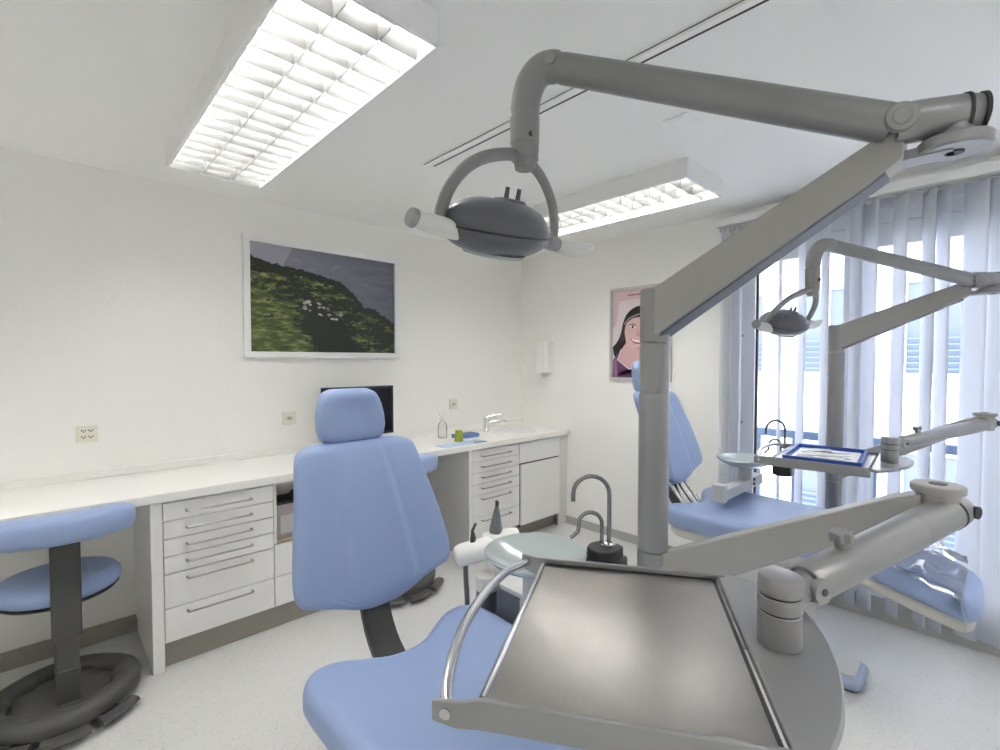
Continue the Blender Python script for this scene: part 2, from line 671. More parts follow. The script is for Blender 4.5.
# ------------------------------------------------------------------ vertical blind
vb = thing('vertical_blind', (3.30, 0, 2.34), 'white vertical slat blind hanging across the tall window', 'blind')
MB().box((3.262, WY0 - .02, 2.343), (3.355, 1.36, 2.395)).build('headrail', 'frame_white', vb, bevel=.004)
MB().box((3.285, WY0, 2.335), (3.300, 1.34, 2.343)).box((3.318, WY0, 2.335), (3.330, 1.34, 2.343)).build('track_groove', 'light_grey', vb)
random.seed(3)
slats = [(1.318, .055), (1.256, .03), (1.20, .045), (.966, .048), (.850, .052), (.735, .06), (.59, .068), (.522, .078), (.40, .070), (.287, .062), (.228, .062), (.110, .088), (.028, .09), (-.07, .09), (-.18, .09), (-.27, .09), (-.39, .09), (-.5, .09), (-.6, .09), (-.72, .09), (-.83, .09), (-.95, .09), (-1.06, .09), (-1.18, .09), (-1.3, .09), (-1.42, .09)]
view = V((0, 0))
for i, (y, wd) in enumerate(slats):
    # apparent width wd along the wall comes from a 90 mm slat turned about its own hanger
    W2 = .047
    vd = V((-3.30, -y)).normalized()            # towards the room's middle
    a = math.asin(min(1, wd / .094)) * .92
    d = V((math.cos(a) * (1 if i % 7 != 4 else .7), math.sin(a)))
    d.normalize()
    s = MB()
    zt, zb = 2.325, .070
    rows = []
    for z in [zt - (zt - zb) * t / 10 for t in range(11)]:
        sw = .012 * math.sin(z * 1.3 + i * 1.7)
        row = []
        for k in range(7):
            q = (k / 6 - .5) * 2
            bow = .007 * (1 - q * q)
            row.append(V((3.305 + d.x * W2 * q - d.y * (bow - .003) + sw * .2, y + d.y * W2 * q + d.x * (bow - .003) + sw * .25, z)))
        rows.append(row)
    vv = [[s.bm.verts.new(p) for p in r] for r in rows]
    for r0, r1 in zip(vv, vv[1:]):
        for k in range(6):
            s._f([r0[k], r0[k + 1], r1[k + 1], r1[k]])
    o = s.build('slat', 'blind_fabric', vb)
    sol = o.modifiers.new('thick', 'SOLIDIFY')
    sol.thickness = .0012
    hk = MB().box((3.302, y - .004, 2.318), (3.310, y + .004, 2.338))
    hk.box((3.300, y - .02, 2.312), (3.312, y + .02, 2.326)).build('hanger', 'light_grey', o)

# ------------------------------------------------------------------ ceiling fixtures


def fixture(x0, y0, label):
    W, L, z0, z1 = .425, 1.575, 2.352, HC
    x1, y1 = x0 + W, y0 + L
    t = thing('ceiling_light', ((x0 + x1) / 2, (y0 + y1) / 2, HC), label, 'ceiling light', 'louvred fluorescent ceiling lights')
    h = MB()
    th = .016
    h.box((x0, y0, z0), (x0 + th, y1, z1)).box((x1 - th, y0, z0), (x1, y1, z1))
    h.box((x0 + th, y0, z0), (x1 - th, y0 + th, z1)).box((x0 + th, y1 - th, z0), (x1 - th, y1, z1))
    h.box((x0 + th, y0 + th, z1 - .012), (x1 - th, y1 - th, z1 - .002))
    h.build('housing', 'fixture_white', t, bevel=.003)
    lv = MB()
    wi = (W - 2 * th) / 3
    zl0, zl1 = z0 + .003, z0 + .048

    def blade(p0, p1, wb, wt):
        d = V((p1[0] - p0[0], p1[1] - p0[1], 0)).normalized()
        n = V((-d.y, d.x, 0))
        rs = []
        for p in (p0, p1):
            c = V((p[0], p[1], 0))
            rs.append([c - n * wb + V((0, 0, zl0)), c + n * wb + V((0, 0, zl0)), c + n * wt + V((0, 0, zl1)), c - n * wt + V((0, 0, zl1))])
        lv.rings(rs)
    for k in range(1, 3):
        blade((x0 + th + wi * k, y0 + th), (x0 + th + wi * k, y1 - th), .0012, .011)
    n = 17
    for k in range(n + 1):
        y = y0 + th + (L - 2 * th) * k / n
        for c in range(3):
            xa = x0 + th + wi * c + .004
            blade((xa, y), (xa + wi - .008, y), .0010, .010)
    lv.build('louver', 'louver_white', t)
    for c in range(3):
        x = x0 + th + wi * (c + .5)
        MB().cyl((x, y0 + .06, z0 + .066), (x, y1 - .06, z0 + .066), .013, seg=12).build('fluorescent_tube', 'fluorescent', t)
    return t


fixture(.428, 1.135, 'large lit louvred ceiling light above the worktop side of the room')
fixture(2.303, 1.09, 'lit louvred ceiling light behind the grey overhead lamp arm near the window wall')
fixture(-1.447, 1.135, 'added louvred fill light over the worktop end of the room, out of view')  # this and the next three: unseen lights added to brighten the room evenly
fixture(.428, -1.85, 'added louvred fill light in the middle of the opposite side, out of view')
fixture(2.303, -1.85, 'added louvred fill light at the window on the opposite side, out of view')
fixture(-1.447, -1.85, 'added louvred fill light in the rear corner, out of view')
tr = thing('ceiling_track', (1.45, .8, HC), 'slim white curtain track with dark groove on the ceiling', 'track')
MB().box((1.425, -1.7, HC - .012), (1.452, 2.06, HC)).box((1.4605, -1.7, HC - .012), (1.472, 2.02, HC)).build('rail_profile', 'ceiling_paint', tr)
MB().box((1.452, -1.7, HC - .013), (1.4605, 2.02, HC - .0005)).box((1.4243, -1.7, HC - .003), (1.425, 2.06, HC)).build('track_groove', 'slot_dark', tr)
sd = MB().box((1.89, .90, HC - .006), (1.995, 1.005, HC))
sd.box((1.905, .915, HC - .009), (1.98, .99, HC - .006))
tag(sd.build('ceiling_sensor', 'ceiling_paint', bevel=.004), 'small flat white square sensor on the ceiling', 'sensor')

# ------------------------------------------------------------------ left wall furniture
YF = 2.672
ZT = .80
wt = MB()
# worktop with a round cut-out for the basin
bcx, bcy, br = 2.95, 2.93, .19
outer = [(-2.0, 2.648), (XW, 2.648), (XW, YL), (-2.0, YL)]
hole = [(bcx + br * math.cos(2 * PI * k / 40), bcy + .8 * br * math.sin(2 * PI * k / 40)) for k in range(40)]
for z in (ZT, .842):
    ev = [wt.bm.verts.new((x, y, z)) for x, y in outer]
    hv = [wt.bm.verts.new((x, y, z)) for x, y in hole]
    es = [wt.bm.edges.new((a[i], a[(i + 1) % len(a)])) for a in (ev, hv) for i in range(len(a))]
    bmesh.ops.triangle_fill(wt.bm, edges=es, use_beauty=True)
    if z == ZT:
        e0, h0 = ev, hv
for a, b in ((e0, ev), (h0, hv)):
    for i in range(len(a)):
        j = (i + 1) % len(a)
        wt._f([a[i], a[j], b[j], b[i]])
wk = wt.build('worktop', 'worktop', bevel=.004)
tag(wk, 'long white continuous worktop along the picture wall', 'worktop')
MB().box((-2.0, YL - .018, .842), (XW, YL, .882)).build('upstand', 'worktop', wk, bevel=.003)

sp = MB().box((.338, YF, 0), (.384, YL - .001, ZT))
tag(sp.build('side_panel', 'white_laminate', bevel=.002), 'white upright end panel between the knee space and the wide drawers', 'panel')
sp = MB().box((-1.98, YF, 0), (-1.94, YL - .001, ZT))
tag(sp.build('side_panel', 'white_laminate', bevel=.002), 'white upright end panel at the far end of the worktop', 'panel')


def handle(x0, x1, z, parent):
    h = MB()
    y = YF - .03
    h.tube([(x0, YF + .001, z), (x0, y + .004, z), (x0 + .004, y, z), (x1 - .004, y, z), (x1, y + .004, z), (x1, YF + .001, z)], .0048, 10)
    return h.build('handle', 'handle_steel', parent)


def front(x0, x1, z0, z1, parent, name='drawer', hx=None, hz=None):
    g = .0022
    o = MB().box((x0 + g, YF, z0 + g), (x1 - g, YF + .018, z1 - g)).build(name, 'white_laminate', parent, bevel=.0012)
    if hx:
        handle(hx[0], hx[1], hz, o)
    return o


ZS = [.79, .703, .618, .535, .452, .290, .130]
HZ = [.742, .663, .583, .502, .421, .259]


def drawer_unit(x0, x1, hx, label, shelf=None):
    t = thing('drawer_cabinet', ((x0 + x1) / 2, 2.95, 0), label, 'cabinet', 'white drawer cabinets')
    MB().box((x0, YF + .02, .12), (x1, YL - .001, ZT)).build('body', 'carcass_white', t)
    MB().box((x0, 2.712, 0), (x1, 2.727, .12)).build('toe_kick', 'toe_kick', t)
    for k in range(6):
        front(x0, x1, ZS[k + 1], ZS[k], t, hx=hx, hz=HZ[k])
    return t


drawer_unit(.385, .874, (.477, .762), 'wide white six-drawer cabinet next to the end panel on the knee space')
drawer_unit(2.262, 2.757, (2.348, 2.641), 'white six-drawer cabinet next to the sink cupboard')
ep = MB().box((2.230, YF, 0), (2.2615, YL - .001, ZT))
tag(ep.build('side_panel', 'white_laminate', bevel=.002), 'white upright end panel on the narrow six-drawer cabinet', 'panel')
# open niche cabinet
t = thing('niche_cabinet', (1.1, 2.95, 0), 'white cabinet with an open compartment above two plain drawers', 'cabinet')
b = MB()
b.box((.875, YF, .472), (.889, YL - .001, ZT)).box((1.316, YF, .472), (1.33, YL - .001, ZT)).box((.889, YF, .786), (1.316, YL - .001, ZT))
b.box((.889, 3.10, .472), (1.316, 3.12, .786)).box((.875, YF + .02, .12), (1.33, YL - .001, .470))
b.build('body', 'carcass_white', t)
MB().box((.875, 2.712, 0), (1.33, 2.727, .12)).build('toe_kick', 'toe_kick', t)
lp = MB().box((.890, YF - .004, .470), (1.315, YF + .014, .482)).box((.890, YF + .014, .470), (1.315, 3.09, .476)).build('pull_out_shelf', 'wood_edge', t)
front(.875, 1.33, .290, .468, t)
front(.875, 1.33, .130, .290, t)
cb = thing('carton', (.97, 2.80, .476), 'greyish carton with dark lid standing in the open compartment', 'box')
MB().box((.905, 2.72, .4765), (1.06, 2.90, .66)).build('carton_body', 'carton_mauve', cb, bevel=.003)
MB().box((.91, 2.725, .66), (1.055, 2.895, .672)).tube([(.985, 2.76, .67), (.99, 2.765, .70), (1.01, 2.77, .715), (1.03, 2.775, .70), (1.03, 2.78, .67)], .009, 8).build('carton_lid', 'black_plastic', cb)
MB().box((.925, 2.7190, .50), (1.04, 2.7203, .60)).build('carton_sticker', 'light_grey', cb)
# sink cupboard
t = thing('sink_cabinet', (3.0, 2.95, 0), 'white sink cupboard with one plain door in the corner', 'cabinet')
MB().box((2.758, YF + .02, .12), (3.262, 2.70, ZT)).box((2.758, 2.70, .12), (2.772, YL - .001, ZT)).box((3.262, YF + .012, 0), (XW - .001, 2.70, ZT)).box((2.772, 3.20, .12), (XW - .001, YL - .001, ZT)).build('body', 'carcass_white', t)
MB().box((2.758, 2.74, 0), (3.262, 2.755, .12)).build('toe_kick', 'toe_kick', t)
MB().box((2.7575, YF + .014, .10), (2.776, YF + .0195, .62)).box((2.776, YF + .014, .607), (3.258, YF + .0195, .628)).build('finger_groove', 'slot_dark', t)
front(2.758, 3.262, .622, .79, t, 'fascia_panel')
MB().box((2.776, YF - .004, .118), (3.258, YF + .014, .612)).build('door', 'white_laminate', t, bevel=.0015)
# basin + tap
bs = MB()
prof = [(br * 1.13, .842), (br * 1.13, .848), (br * 1.08, .851), (br * .97, .846), (br * .93, .82), (br * .8, .76), (br * .5, .73), (.02, .725), (.02, .715), (br * .55, .718), (br * .86, .75), (br * .985, .815), (br * .985, .842)]
rs = []
for r_, z in prof:
    rs.append([V((bcx + r_ * math.cos(2 * PI * k / 40), bcy + .8 * r_ * math.sin(2 * PI * k / 40), z)) for k in range(40)])
bs.rings(rs, closed=True)
bsn = bs.build('wash_basin', 'white_plastic')
tag(bsn, 'oval white wash basin set into the worktop end', 'basin')
MB().lathe([(.001, .729), (.022, .729), (.022, .733), (.001, .733)], (bcx, bcy, 0)).build('drain', 'chrome', bsn)
fx, fy = 2.765, 3.085
fa = thing('basin_tap', (fx, fy, .842), 'chrome single lever mixer tap beside the wash basin', 'tap')
MB().lathe([(.03, .8425), (.03, .852), (.024, .86), (.023, .93), (.026, .945), (.022, .965), (.001, .968)], (fx, fy, 0)).build('tap_body', 'chrome', fa)
dx, dy = .86, -.5
MB().tube([(fx, fy, .905), (fx + dx * .08, fy + dy * .08, .928), (fx + dx * .17, fy + dy * .17, .935), (fx + dx * .175, fy + dy * .175, .915)], [.014, .012, .011, .010], 14).build('spout', 'chrome', fa)
MB().tube([(fx, fy, .962), (fx + dx * .05, fy + dy * .05, .975), (fx + dx * .13, fy + dy * .13, .988)], [.013, .008, .006], 12, flat=1.5).build('lever', 'chrome', fa)

# things on the worktop
mn = thing('computer_monitor', (1.58, 3.05, .842), 'black flat monitor on the worktop behind the chair headrest', 'monitor')
MB().box((1.30, 3.03, .935), (1.822, 3.062, 1.275)).build('casing', 'black_plastic', mn, bevel=.004)
MB().box((1.318, 3.0285, .955), (1.804, 3.0302, 1.257)).build('screen', 'screen_black', mn)
MB().box((1.53, 3.055, .86), (1.60, 3.09, 1.10)).build('stand_neck', 'black_plastic', mn, bevel=.004)
MB().prism(rounded([(1.45, 2.98), (1.68, 2.98), (1.68, 3.15), (1.45, 3.15)], .03), .8425, .860).build('stand_base', 'black_plastic', mn)
kb = MB().box((2.01, 2.668, .8425), (2.42, 2.80, .8435))
tag(kb.build('paper_towel', 'paper_blue'), 'pale blue paper sheet lying flat on the worktop edge', 'paper')
pn = MB().tube([(2.30, 2.70, .847), (2.40, 2.675, .847)], .0035, 8)
tag(pn.build('probe', 'dark_plastic'), 'small dark probe lying on the pale blue paper sheet', 'probe')
cx, cy = 2.27, 2.84
cp = MB().lathe([(.001, .8425), (.035, .8425), (.036, .852), (.033, .855), (.031, .90), (.029, .902), (.027, .925), (.001, .925)], (cx, cy, 0))
tag(cp.build('specimen_pot', 'cup_green'), 'olive green pot on the worktop beside the blue box', 'pot')
bb = thing('glove_box', (2.42, 2.95, .8425), 'flat mid-blue box on the worktop behind the green pot', 'box')
MB().box((2.33, 2.90, .8425), (2.53, 3.01, .872)).build('box_body', 'box_blue', bb, bevel=.003)
MB().box((2.36, 2.925, .872), (2.50, 2.985, .8735)).build('box_opening', 'frame_dark', bb)
bt = thing('spray_bottle', (2.28, 3.06, .8425), 'clear spray bottle on the worktop behind the green pot', 'bottle')
MB().lathe([(.001, .8425), (.034, .8425), (.036, .85), (.036, .93), (.028, .955), (.013, .975), (.013, .99), (.001, .99)], (2.28, 3.06, 0)).build('bottle_body', 'bottle_glass', bt)
MB().cyl((2.28, 3.06, .99), (2.28, 3.06, 1.02), .014, .010, 12).box((2.25, 3.05, 1.02), (2.30, 3.07, 1.045)).build('spray_head', 'white_plastic', bt, bevel=.003)

# wall things
pc = thing('landscape_picture', (1.45, YL, 1.85), 'white framed photograph of a green hillside village on the wall', 'picture')
x0, x1, z0, z1, fw = .897, 1.998, 1.470, 2.235, .040
f = MB()
f.box((x0, YL - .03, z0), (x1, YL - .001, z0 + fw)).box((x0, YL - .03, z1 - fw), (x1, YL - .001, z1))
f.box((x0, YL - .03, z0 + fw), (x0 + fw, YL - .001, z1 - fw)).box((x1 - fw, YL - .03, z0 + fw), (x1, YL - .001, z1 - fw))
f.build('picture_frame', 'frame_white', pc, bevel=.003)
yy = YL - .012
MB().quad([(x0 + fw - .003, yy, z0 + fw - .003), (x1 - fw + .003, yy, z0 + fw - .003), (x1 - fw + .003, yy, z1 - fw + .003), (x0 + fw - .003, yy, z1 - fw + .003)]).build(
    'picture_print', 'landscape_print', pc, uv=lambda c: ((c.x - x0 - fw) / (x1 - x0 - 2 * fw), (c.z - z0 - fw) / (z1 - z0 - 2 * fw)))


def outlet(x, z, label, n):
    t = thing('wall_socket', (x, YL, z), label, 'socket', 'cream wall sockets above the worktop')
    MB().box((x - .043, YL - .011, z - .043), (x + .043, YL - .001, z + .043)).build('cover_plate', 'outlet_cream', t, bevel=.003)
    h = MB()
    spots = ((-.014, .016), (.014, .016), (-.014, -.016), (.014, -.016)) if n == 4 else ((0, 0),)
    for px_, pz_ in spots:
        if n == 4:
            for q in (-.007, 0, .007):
                h.cyl((x + px_ + q, YL - .0135, z + pz_ + (.004 if q else -.003)), (x + px_ + q, YL - .010, z + pz_ + (.004 if q else -.003)), .0036, seg=8)
        else:
            h.rings([[V((x + .021 * math.cos(a * PI / 3), YL - yq, z + .016 * math.sin(a * PI / 3))) for a in range(6)] for yq in (.0135, .010)])
    h.build('socket_insert', 'dark_plastic' if n == 4 else 'light_grey', t)
    if n != 4:
        h = MB()
        for q in (-.009, 0, .009):
            h.cyl((x + q, YL - .0150, z + (0 if q else -.005)), (x + q, YL - .0130, z + (0 if q else -.005)), .0032, seg=8)
        h.build('contact_hole', 'dark_plastic', t)


outlet(.155, 1.074, 'cream double wall socket with many holes above the knee space', 4)
outlet(1.169, 1.074, 'cream single wall socket below the landscape picture', 1)
outlet(2.537, 1.081, 'cream single wall socket above the blue box near the tap', 1)

dp = thing('wall_mounted_dispenser', (XW, 2.93, 1.46), 'white soap dispenser on the far wall above the basin', 'dispenser')
MB().prism(rounded([(XW - .10, 2.845), (XW - .001, 2.845), (XW - .001, 2.985), (XW - .10, 2.985)], [.025, .002, .002, .025]), 1.345, 1.635).build('casing', 'white_plastic', dp, bevel=.006)
MB().box((XW - .07, 2.895, 1.318), (XW - .03, 2.935, 1.346)).cyl((XW - .05, 2.915, 1.30), (XW - .05, 2.915, 1.32), .012, seg=12).build('nozzle', 'pale_plastic', dp, bevel=.004)

# poster of a smiling woman
ps = thing('portrait_poster', (XW, 1.93, 1.66), 'silver framed portrait poster of a dark-haired woman in purple', 'poster')
py0, py1, pz0, pz1 = 2.232, 1.70, 1.296, 2.034          # viewer's left, right, bottom, top
f = MB()
fw = .022
f.box((XW - .022, py1, pz0), (XW - .001, py0, pz0 + fw)).box((XW - .022, py1, pz1 - fw), (XW - .001, py0, pz1))
f.box((XW - .022, py1, pz0 + fw), (XW - .001, py1 + fw, pz1 - fw)).box((XW - .022, py0 - fw, pz0 + fw), (XW - .001, py0, pz1 - fw))
f.build('poster_frame', 'frame_silver', ps, bevel=.003)
for n_, c_ in (('print_pink', (206, 178, 184)), ('print_pale', (216, 205, 206)), ('print_hair', (38, 33, 38)), ('print_skin', (212, 178, 174)), ('print_skin_dark', (196, 150, 150)), ('print_purple', (98, 62, 92)),
               ('print_white', (240, 236, 236)), ('print_lip', (176, 88, 96)), ('print_red', (120, 62, 70)), ('print_neck', (206, 168, 166)), ('print_band', (150, 140, 146)), ('print_lilac', (142, 102, 136))):
    mat(n_, srgb(*c_), 0.35)
PM = ['print_pink', 'print_pale', 'print_hair', 'print_skin', 'print_skin_dark', 'print_purple', 'print_white', 'print_lip', 'print_red', 'print_neck', 'print_band', 'print_lilac']
pp = MB()
LAY = [0]


def pl(pts, m, smooth=0):
    """polygon in poster units: 0-1 across, 0-1 up"""
    if smooth:
        q = spline([(x, y, 0) for x, y in pts + [pts[0]]], smooth)[:-1]
        pts = [(p.x, p.y) for p in q]
    LAY[0] += 1
    x = XW - .008 - LAY[0] * .0003
    pp.mi = PM.index(m)
    vs = [pp.bm.verts.new((x, py0 + (py1 - py0) * u_, pz0 + (pz1 - pz0) * v_)) for u_, v_ in pts]
    f_ = pp._f(vs)
    if f_ and len(pts) > 4:
        bmesh.ops.triangulate(pp.bm, faces=[f_])


def ell(cx_, cy_, rx, ry, m, rot=0.0, n=20):
    pl([(cx_ + rx * math.cos(a) * math.cos(rot) - ry * math.sin(a) * math.sin(rot), cy_ + (rx * math.cos(a) * math.sin(rot) + ry * math.sin(a) * math.cos(rot)) * .72) for a in [2 * PI * k / n for k in range(n)]], m)


pl([(.03, .03), (.97, .03), (.97, .97), (.03, .97)], 'print_pale')
pl([(.03, .86), (.97, .86), (.97, .97), (.03, .97)], 'print_pink')
pl([(.03, .55), (.10, .60), (.16, .86), (.03, .86)], 'print_pink')
for k in range(13):
    pl([(.30 + k * .031, .905), (.322 + k * .031, .905), (.322 + k * .031, .922), (.30 + k * .031, .922)], 'print_red')
pl([(.08, .835), (.92, .835), (.92, .839), (.08, .839)], 'print_pink')
pl([(.05, .36), (.13, .42), (.19, .50), (.22, .60), (.28, .70), (.40, .77), (.54, .785), (.68, .74), (.78, .64), (.82, .52), (.84, .40), (.88, .28), (.80, .18), (.60, .22), (.30, .22), (.10, .25)], 'print_hair', 5)
pl([(.05, .03), (.06, .22), (.14, .30), (.27, .24), (.36, .14), (.52, .10), (.66, .18), (.78, .28), (.92, .20), (.95, .03)], 'print_purple')
pl([(.07, .03), (.07, .20), (.12, .26), (.14, .03)], 'print_lilac')
pl([(.13, .22), (.19, .33), (.30, .38), (.60, .36), (.62, .22), (.48, .16), (.34, .115)], 'print_white')
pl([(.14, .22), (.20, .33), (.30, .42), (.60, .40), (.63, .24), (.50, .17), (.34, .128)], 'print_neck')
pl([(.27, .46), (.26, .54), (.30, .63), (.40, .695), (.55, .69), (.66, .60), (.68, .49), (.62, .39), (.50, .335), (.38, .335), (.30, .38)], 'print_skin', 6)
pl([(.40, .345), (.50, .335), (.62, .39), (.66, .48), (.60, .40), (.50, .355)], 'print_skin_dark', 4)
pl([(.24, .55), (.30, .62), (.42, .665), (.60, .66), (.68, .58), (.70, .66), (.58, .735), (.42, .74), (.28, .67)], 'print_hair', 5)
pl([(.25, .595), (.33, .655), (.48, .695), (.64, .69), (.64, .70), (.48, .708), (.32, .668), (.245, .61)], 'print_band')
ell(.395, .572, .050, .016, 'print_white', -.25)
ell(.395, .572, .022, .018, 'print_hair')
ell(.585, .560, .048, .015, 'print_white', -.1)
ell(.585, .560, .022, .018, 'print_hair')
pl([(.335, .595), (.39, .607), (.455, .590), (.455, .582), (.39, .597), (.335, .586)], 'print_hair')
pl([(.53, .588), (.59, .595), (.65, .575), (.65, .567), (.59, .585), (.53, .580)], 'print_hair')
pl([(.475, .56), (.50, .50), (.525, .475), (.475, .468), (.455, .478)], 'print_skin_dark')
pl([(.345, .462), (.42, .435), (.50, .425), (.60, .445), (.56, .405), (.48, .388), (.40, .408)], 'print_lip', 4)
pl([(.365, .454), (.43, .436), (.50, .428), (.58, .441), (.54, .415), (.48, .405), (.41, .420)], 'print_white', 4)
pp.build('poster_print', PM, ps)

# ------------------------------------------------------------------ dental chairs


def lerp(a, b, t):
    return a + (b - a) * t


def table(tab, t):
    for (t0, *v0), (t1, *v1) in zip(tab, tab[1:]):
        if t <= t1:
            k = (t - t0) / (t1 - t0)
            k = k * k * (3 - 2 * k) if False else k
            return [lerp(a, b, k) for a, b in zip(v0, v1)]
    return tab[-1][1:]


def dental_chair(cx, yb, zs, label, leg_drop, recline=0.0, dyb=0.0, seatmat='vinyl_blue', llen=1.0, rods=False):
    """cx: middle across; yb: rear edge of the seat; zs: seat top height"""
    t = thing('dental_chair', (cx, yb - .4, 0), label, 'dental chair')
    # seat cushion with a wavy rear edge (two lobes beside the backrest arm)
    hw = .31
    ol = [(-hw, -1.1)]
    ol = [(-.19, -1.40), (-.235, -1.2), (-.26, -.95), (-.30, -.60), (-.325, -.30), (-.330, -.10), (-.315, -.035), (-.27, .01), (-.20, .012), (-.12, -.030), (-.06, -.062), (0, -.07),
          (.06, -.062), (.12, -.030), (.20, .012), (.27, .01), (.315, -.035), (.330, -.10), (.325, -.30), (.30, -.60), (.26, -.95), (.235, -1.2), (.19, -1.40), (.10, -1.435), (-.10, -1.435)]
    ol = [(p.x, p.y) for p in spline([(x, y, 0) for x, y in ol + [ol[0]]], 4)[:-1]]
    ol = [(x, y if y > -.6 else -.6 + (y + .6) * llen) for x, y in ol]
    th = .105

    def bend(p):
        x, y, z = p
        # legrest drops from the knee
        k = -.72
        if y < k:
            q = k - y
            dz = -math.tan(leg_drop) * (q - .11 if q >= .22 else .5 * q * q / .22)
            z = z + dz
        # dished sitting surface, raised sides
        side = min(1, abs(x) / .33)
        z += .012 * side * side - .014 * math.exp(-((y + .30) / .2) ** 2) * (1 - side * side)
        return V((cx + x, yb + y, z))
    mb = MB()
    cushion(mb, ol, zs - th, zs, .038, bend, crown=.004)
    mb.build('seat', seatmat, t, sharp=60)
    # shell below the cushion
    ol2 = [(x * .90, -.70 + (y + .70) * .965) for x, y in ol]
    mb = MB()
    cushion(mb, ol2, zs - th - .055, zs - th + .012, .03, bend)
    mb.build('seat_shell', 'shell_grey', t, sharp=60)
    # lifting column and base
    mb = MB()
    mb.prism(rounded([(cx - .16, yb - .62), (cx + .16, yb - .62), (cx + .16, yb - .16), (cx - .16, yb - .16)], .05), .10, zs - th - .06)
    mb.build('lift_column', 'shell_grey', t, bevel=.01)
    mb = MB()
    mb.prism(rounded([(cx - .20, yb - .50), (cx + .20, yb - .50), (cx + .25, yb - .2), (cx + .2, yb + .08), (cx - .2, yb + .08), (cx - .25, yb - .2)], .10, 8), .0, .10)
    mb.build('base', 'light_grey', t, bevel=.03, seg=4)
    # backrest arm (a curved flat bar)
    yB = yb + .105 + dyb
    zB = zs + .065
    mb = MB()
    path = bez((cx - .0, yb - .16, zs - .13), (cx, yb + .02, zs - .14), (cx, yB + .035, zB - .13), (cx, yB + .055, zB + .10), 12) + [V((cx, yB + .12, zB + .32))]
    rs = []
    for i, p in enumerate(path):
        tg = (path[min(i + 1, len(path) - 1)] - path[max(i - 1, 0)]).normalized()
        n = V((0, -tg.z, tg.y))
        rs.append([p + V((sx * .052, 0, 0)) + n * sy * .012 for sx, sy in ((-1, -1), (1, -1), (1, 1), (-1, 1))])
    mb.rings(rs)
    mb.build('backrest_arm', 'dark_plastic', t, bevel=.004)

    # backrest: rows from the bottom lobe to the neck
    tab = [(0.0, .045), (.03, .10), (.07, .15), (.11, .215), (.15, .268), (.19, .288), (.26, .290), (.36, .285), (.55, .268), (.75, .247), (.90, .234), (.955, .224), (.985, .20), (1.0, .165)]
    H = .54

    def back_pt(s_, z_, dep):
        # s_ across -1..1 ; z_ height ratio
        z = z_ * H
        y = .27 * z + .10 * (z_ ** 3) * .35 + recline * z
        return y, z

    def brow(tt, shell):
        wdt = table(tab, tt)[0]
        y0, z0 = back_pt(0, tt, 0)
        edge = min(1, tt / .07, (1 - tt) / .05)
        edge = math.sqrt(max(0.0, 1 - (1 - max(edge, 0)) ** 2))
        thick = (.040 if not shell else .030)
        hh = thick * (.35 + .65 * edge)
        ring = []
        n = 140
        for k in range(n):
            a = 2 * PI * k / n
            ca, sa = math.cos(a), math.sin(a)
            e = .55
            sx = math.copysign(abs(ca) ** .62, ca)
            sy = math.copysign(abs(sa) ** .62, sa)
            x = wdt * sx
            yy_ = hh * sy
            q = abs(x)
            curve = -.55 * q * q                       # wings come forward
            if sy < 0:
                pw = lerp(.150, .085, tt)
                g = max(0.0, 1 - abs(q - pw) / .013)
                st = max(0.0, min(1.0, (pw + .012 - q) / .022))
                fd = min(1, tt / .12, (1 - tt) / .12)
                yy_ += (.006 * g - .011 * st * st * (3 - 2 * st)) * fd
            x2 = cx + x
            ring.append(V((x2, yB + y0 + curve + yy_, zB + z0)))
        return ring
    ts = [0, .01, .022, .04, .065, .09, .12, .15, .18, .21, .26, .32, .4, .48, .56, .64, .72, .8, .87, .92, .945, .965, .98, .992, 1.0]
    mb = MB()
    mb.rings([brow(q, False) for q in ts])
    bk = mb.build('backrest', 'vinyl_blue', t, sharp=70)
    mb = MB()
    rings = []
    for q in [.12, .2, .35, .5, .65, .8, .9]:
        r_ = brow(q, True)
        c_ = sum(r_, V()) / len(r_)
        rings.append([V((c_.x + (p.x - c_.x) * .82, p.y + .030, p.z)) for p in r_])
    mb.rings(rings)
    mb.build('backrest_shell', 'pale_plastic', t, sharp=60)
    if rods:
        for sx in (-.05, .05, .12):
            MB().tube([(cx + sx, yB + .045, zs + .10), (cx + sx, yb + .02, zs - .02), (cx + sx, yb - .06, zs - .12)], .012, 12).build('hinge_rod', 'steel', t)
    # headrest on two flat brackets
    yt, zt = back_pt(0, 1, 0)
    hy, hz = yB + yt + .02, zB + zt - .011
    htab = [(0, .085), (.05, .108), (.12, .122), (.3, .131), (.5, .130), (.7, .122), (.85, .112), (.94, .098), (1.0, .072)]
    mb = MB()
    rings = []
    HH = .198
    for tt in [0, .015, .04, .08, .14, .22, .3, .4, .5, .6, .7, .8, .88, .93, .96, .985, 1]:
        wdt = table(htab, tt)[0]
        edge = min(1, tt / .16, (1 - tt) / .16)
        edge = math.sqrt(max(0, 1 - (1 - edge) ** 2))
        hh = .050 * (.25 + .75 * edge)
        ring = []
        for k in range(40):
            a = 2 * PI * k / 40
            ca, sa = math.cos(a), math.sin(a)
            x = wdt * math.copysign(abs(ca) ** .6, ca)
            yq = hh * math.copysign(abs(sa) ** .75, sa)
            if sa < 0:
                yq += .020 * math.exp(-(x / .055) ** 2 - ((tt - .62) / .22) ** 2)
            yq += -.9 * x * x
            ring.append(V((cx + x, hy + yq + .06 * tt * HH / .2 * (.4 + recline), hz + HH * tt)))
        rings.append(ring)
    mb.rings(rings)
    mb.build('headrest', 'vinyl_blue', t, sharp=70)
    mb = MB()
    for sx in (-.035, .035):
        mb.box((cx + sx - .016, hy + .012, hz - .14), (cx + sx + .016, hy + .022, hz + .10))
    mb.box((cx - .06, hy + .004, hz - .012), (cx + .06, hy + .024, hz + .003))
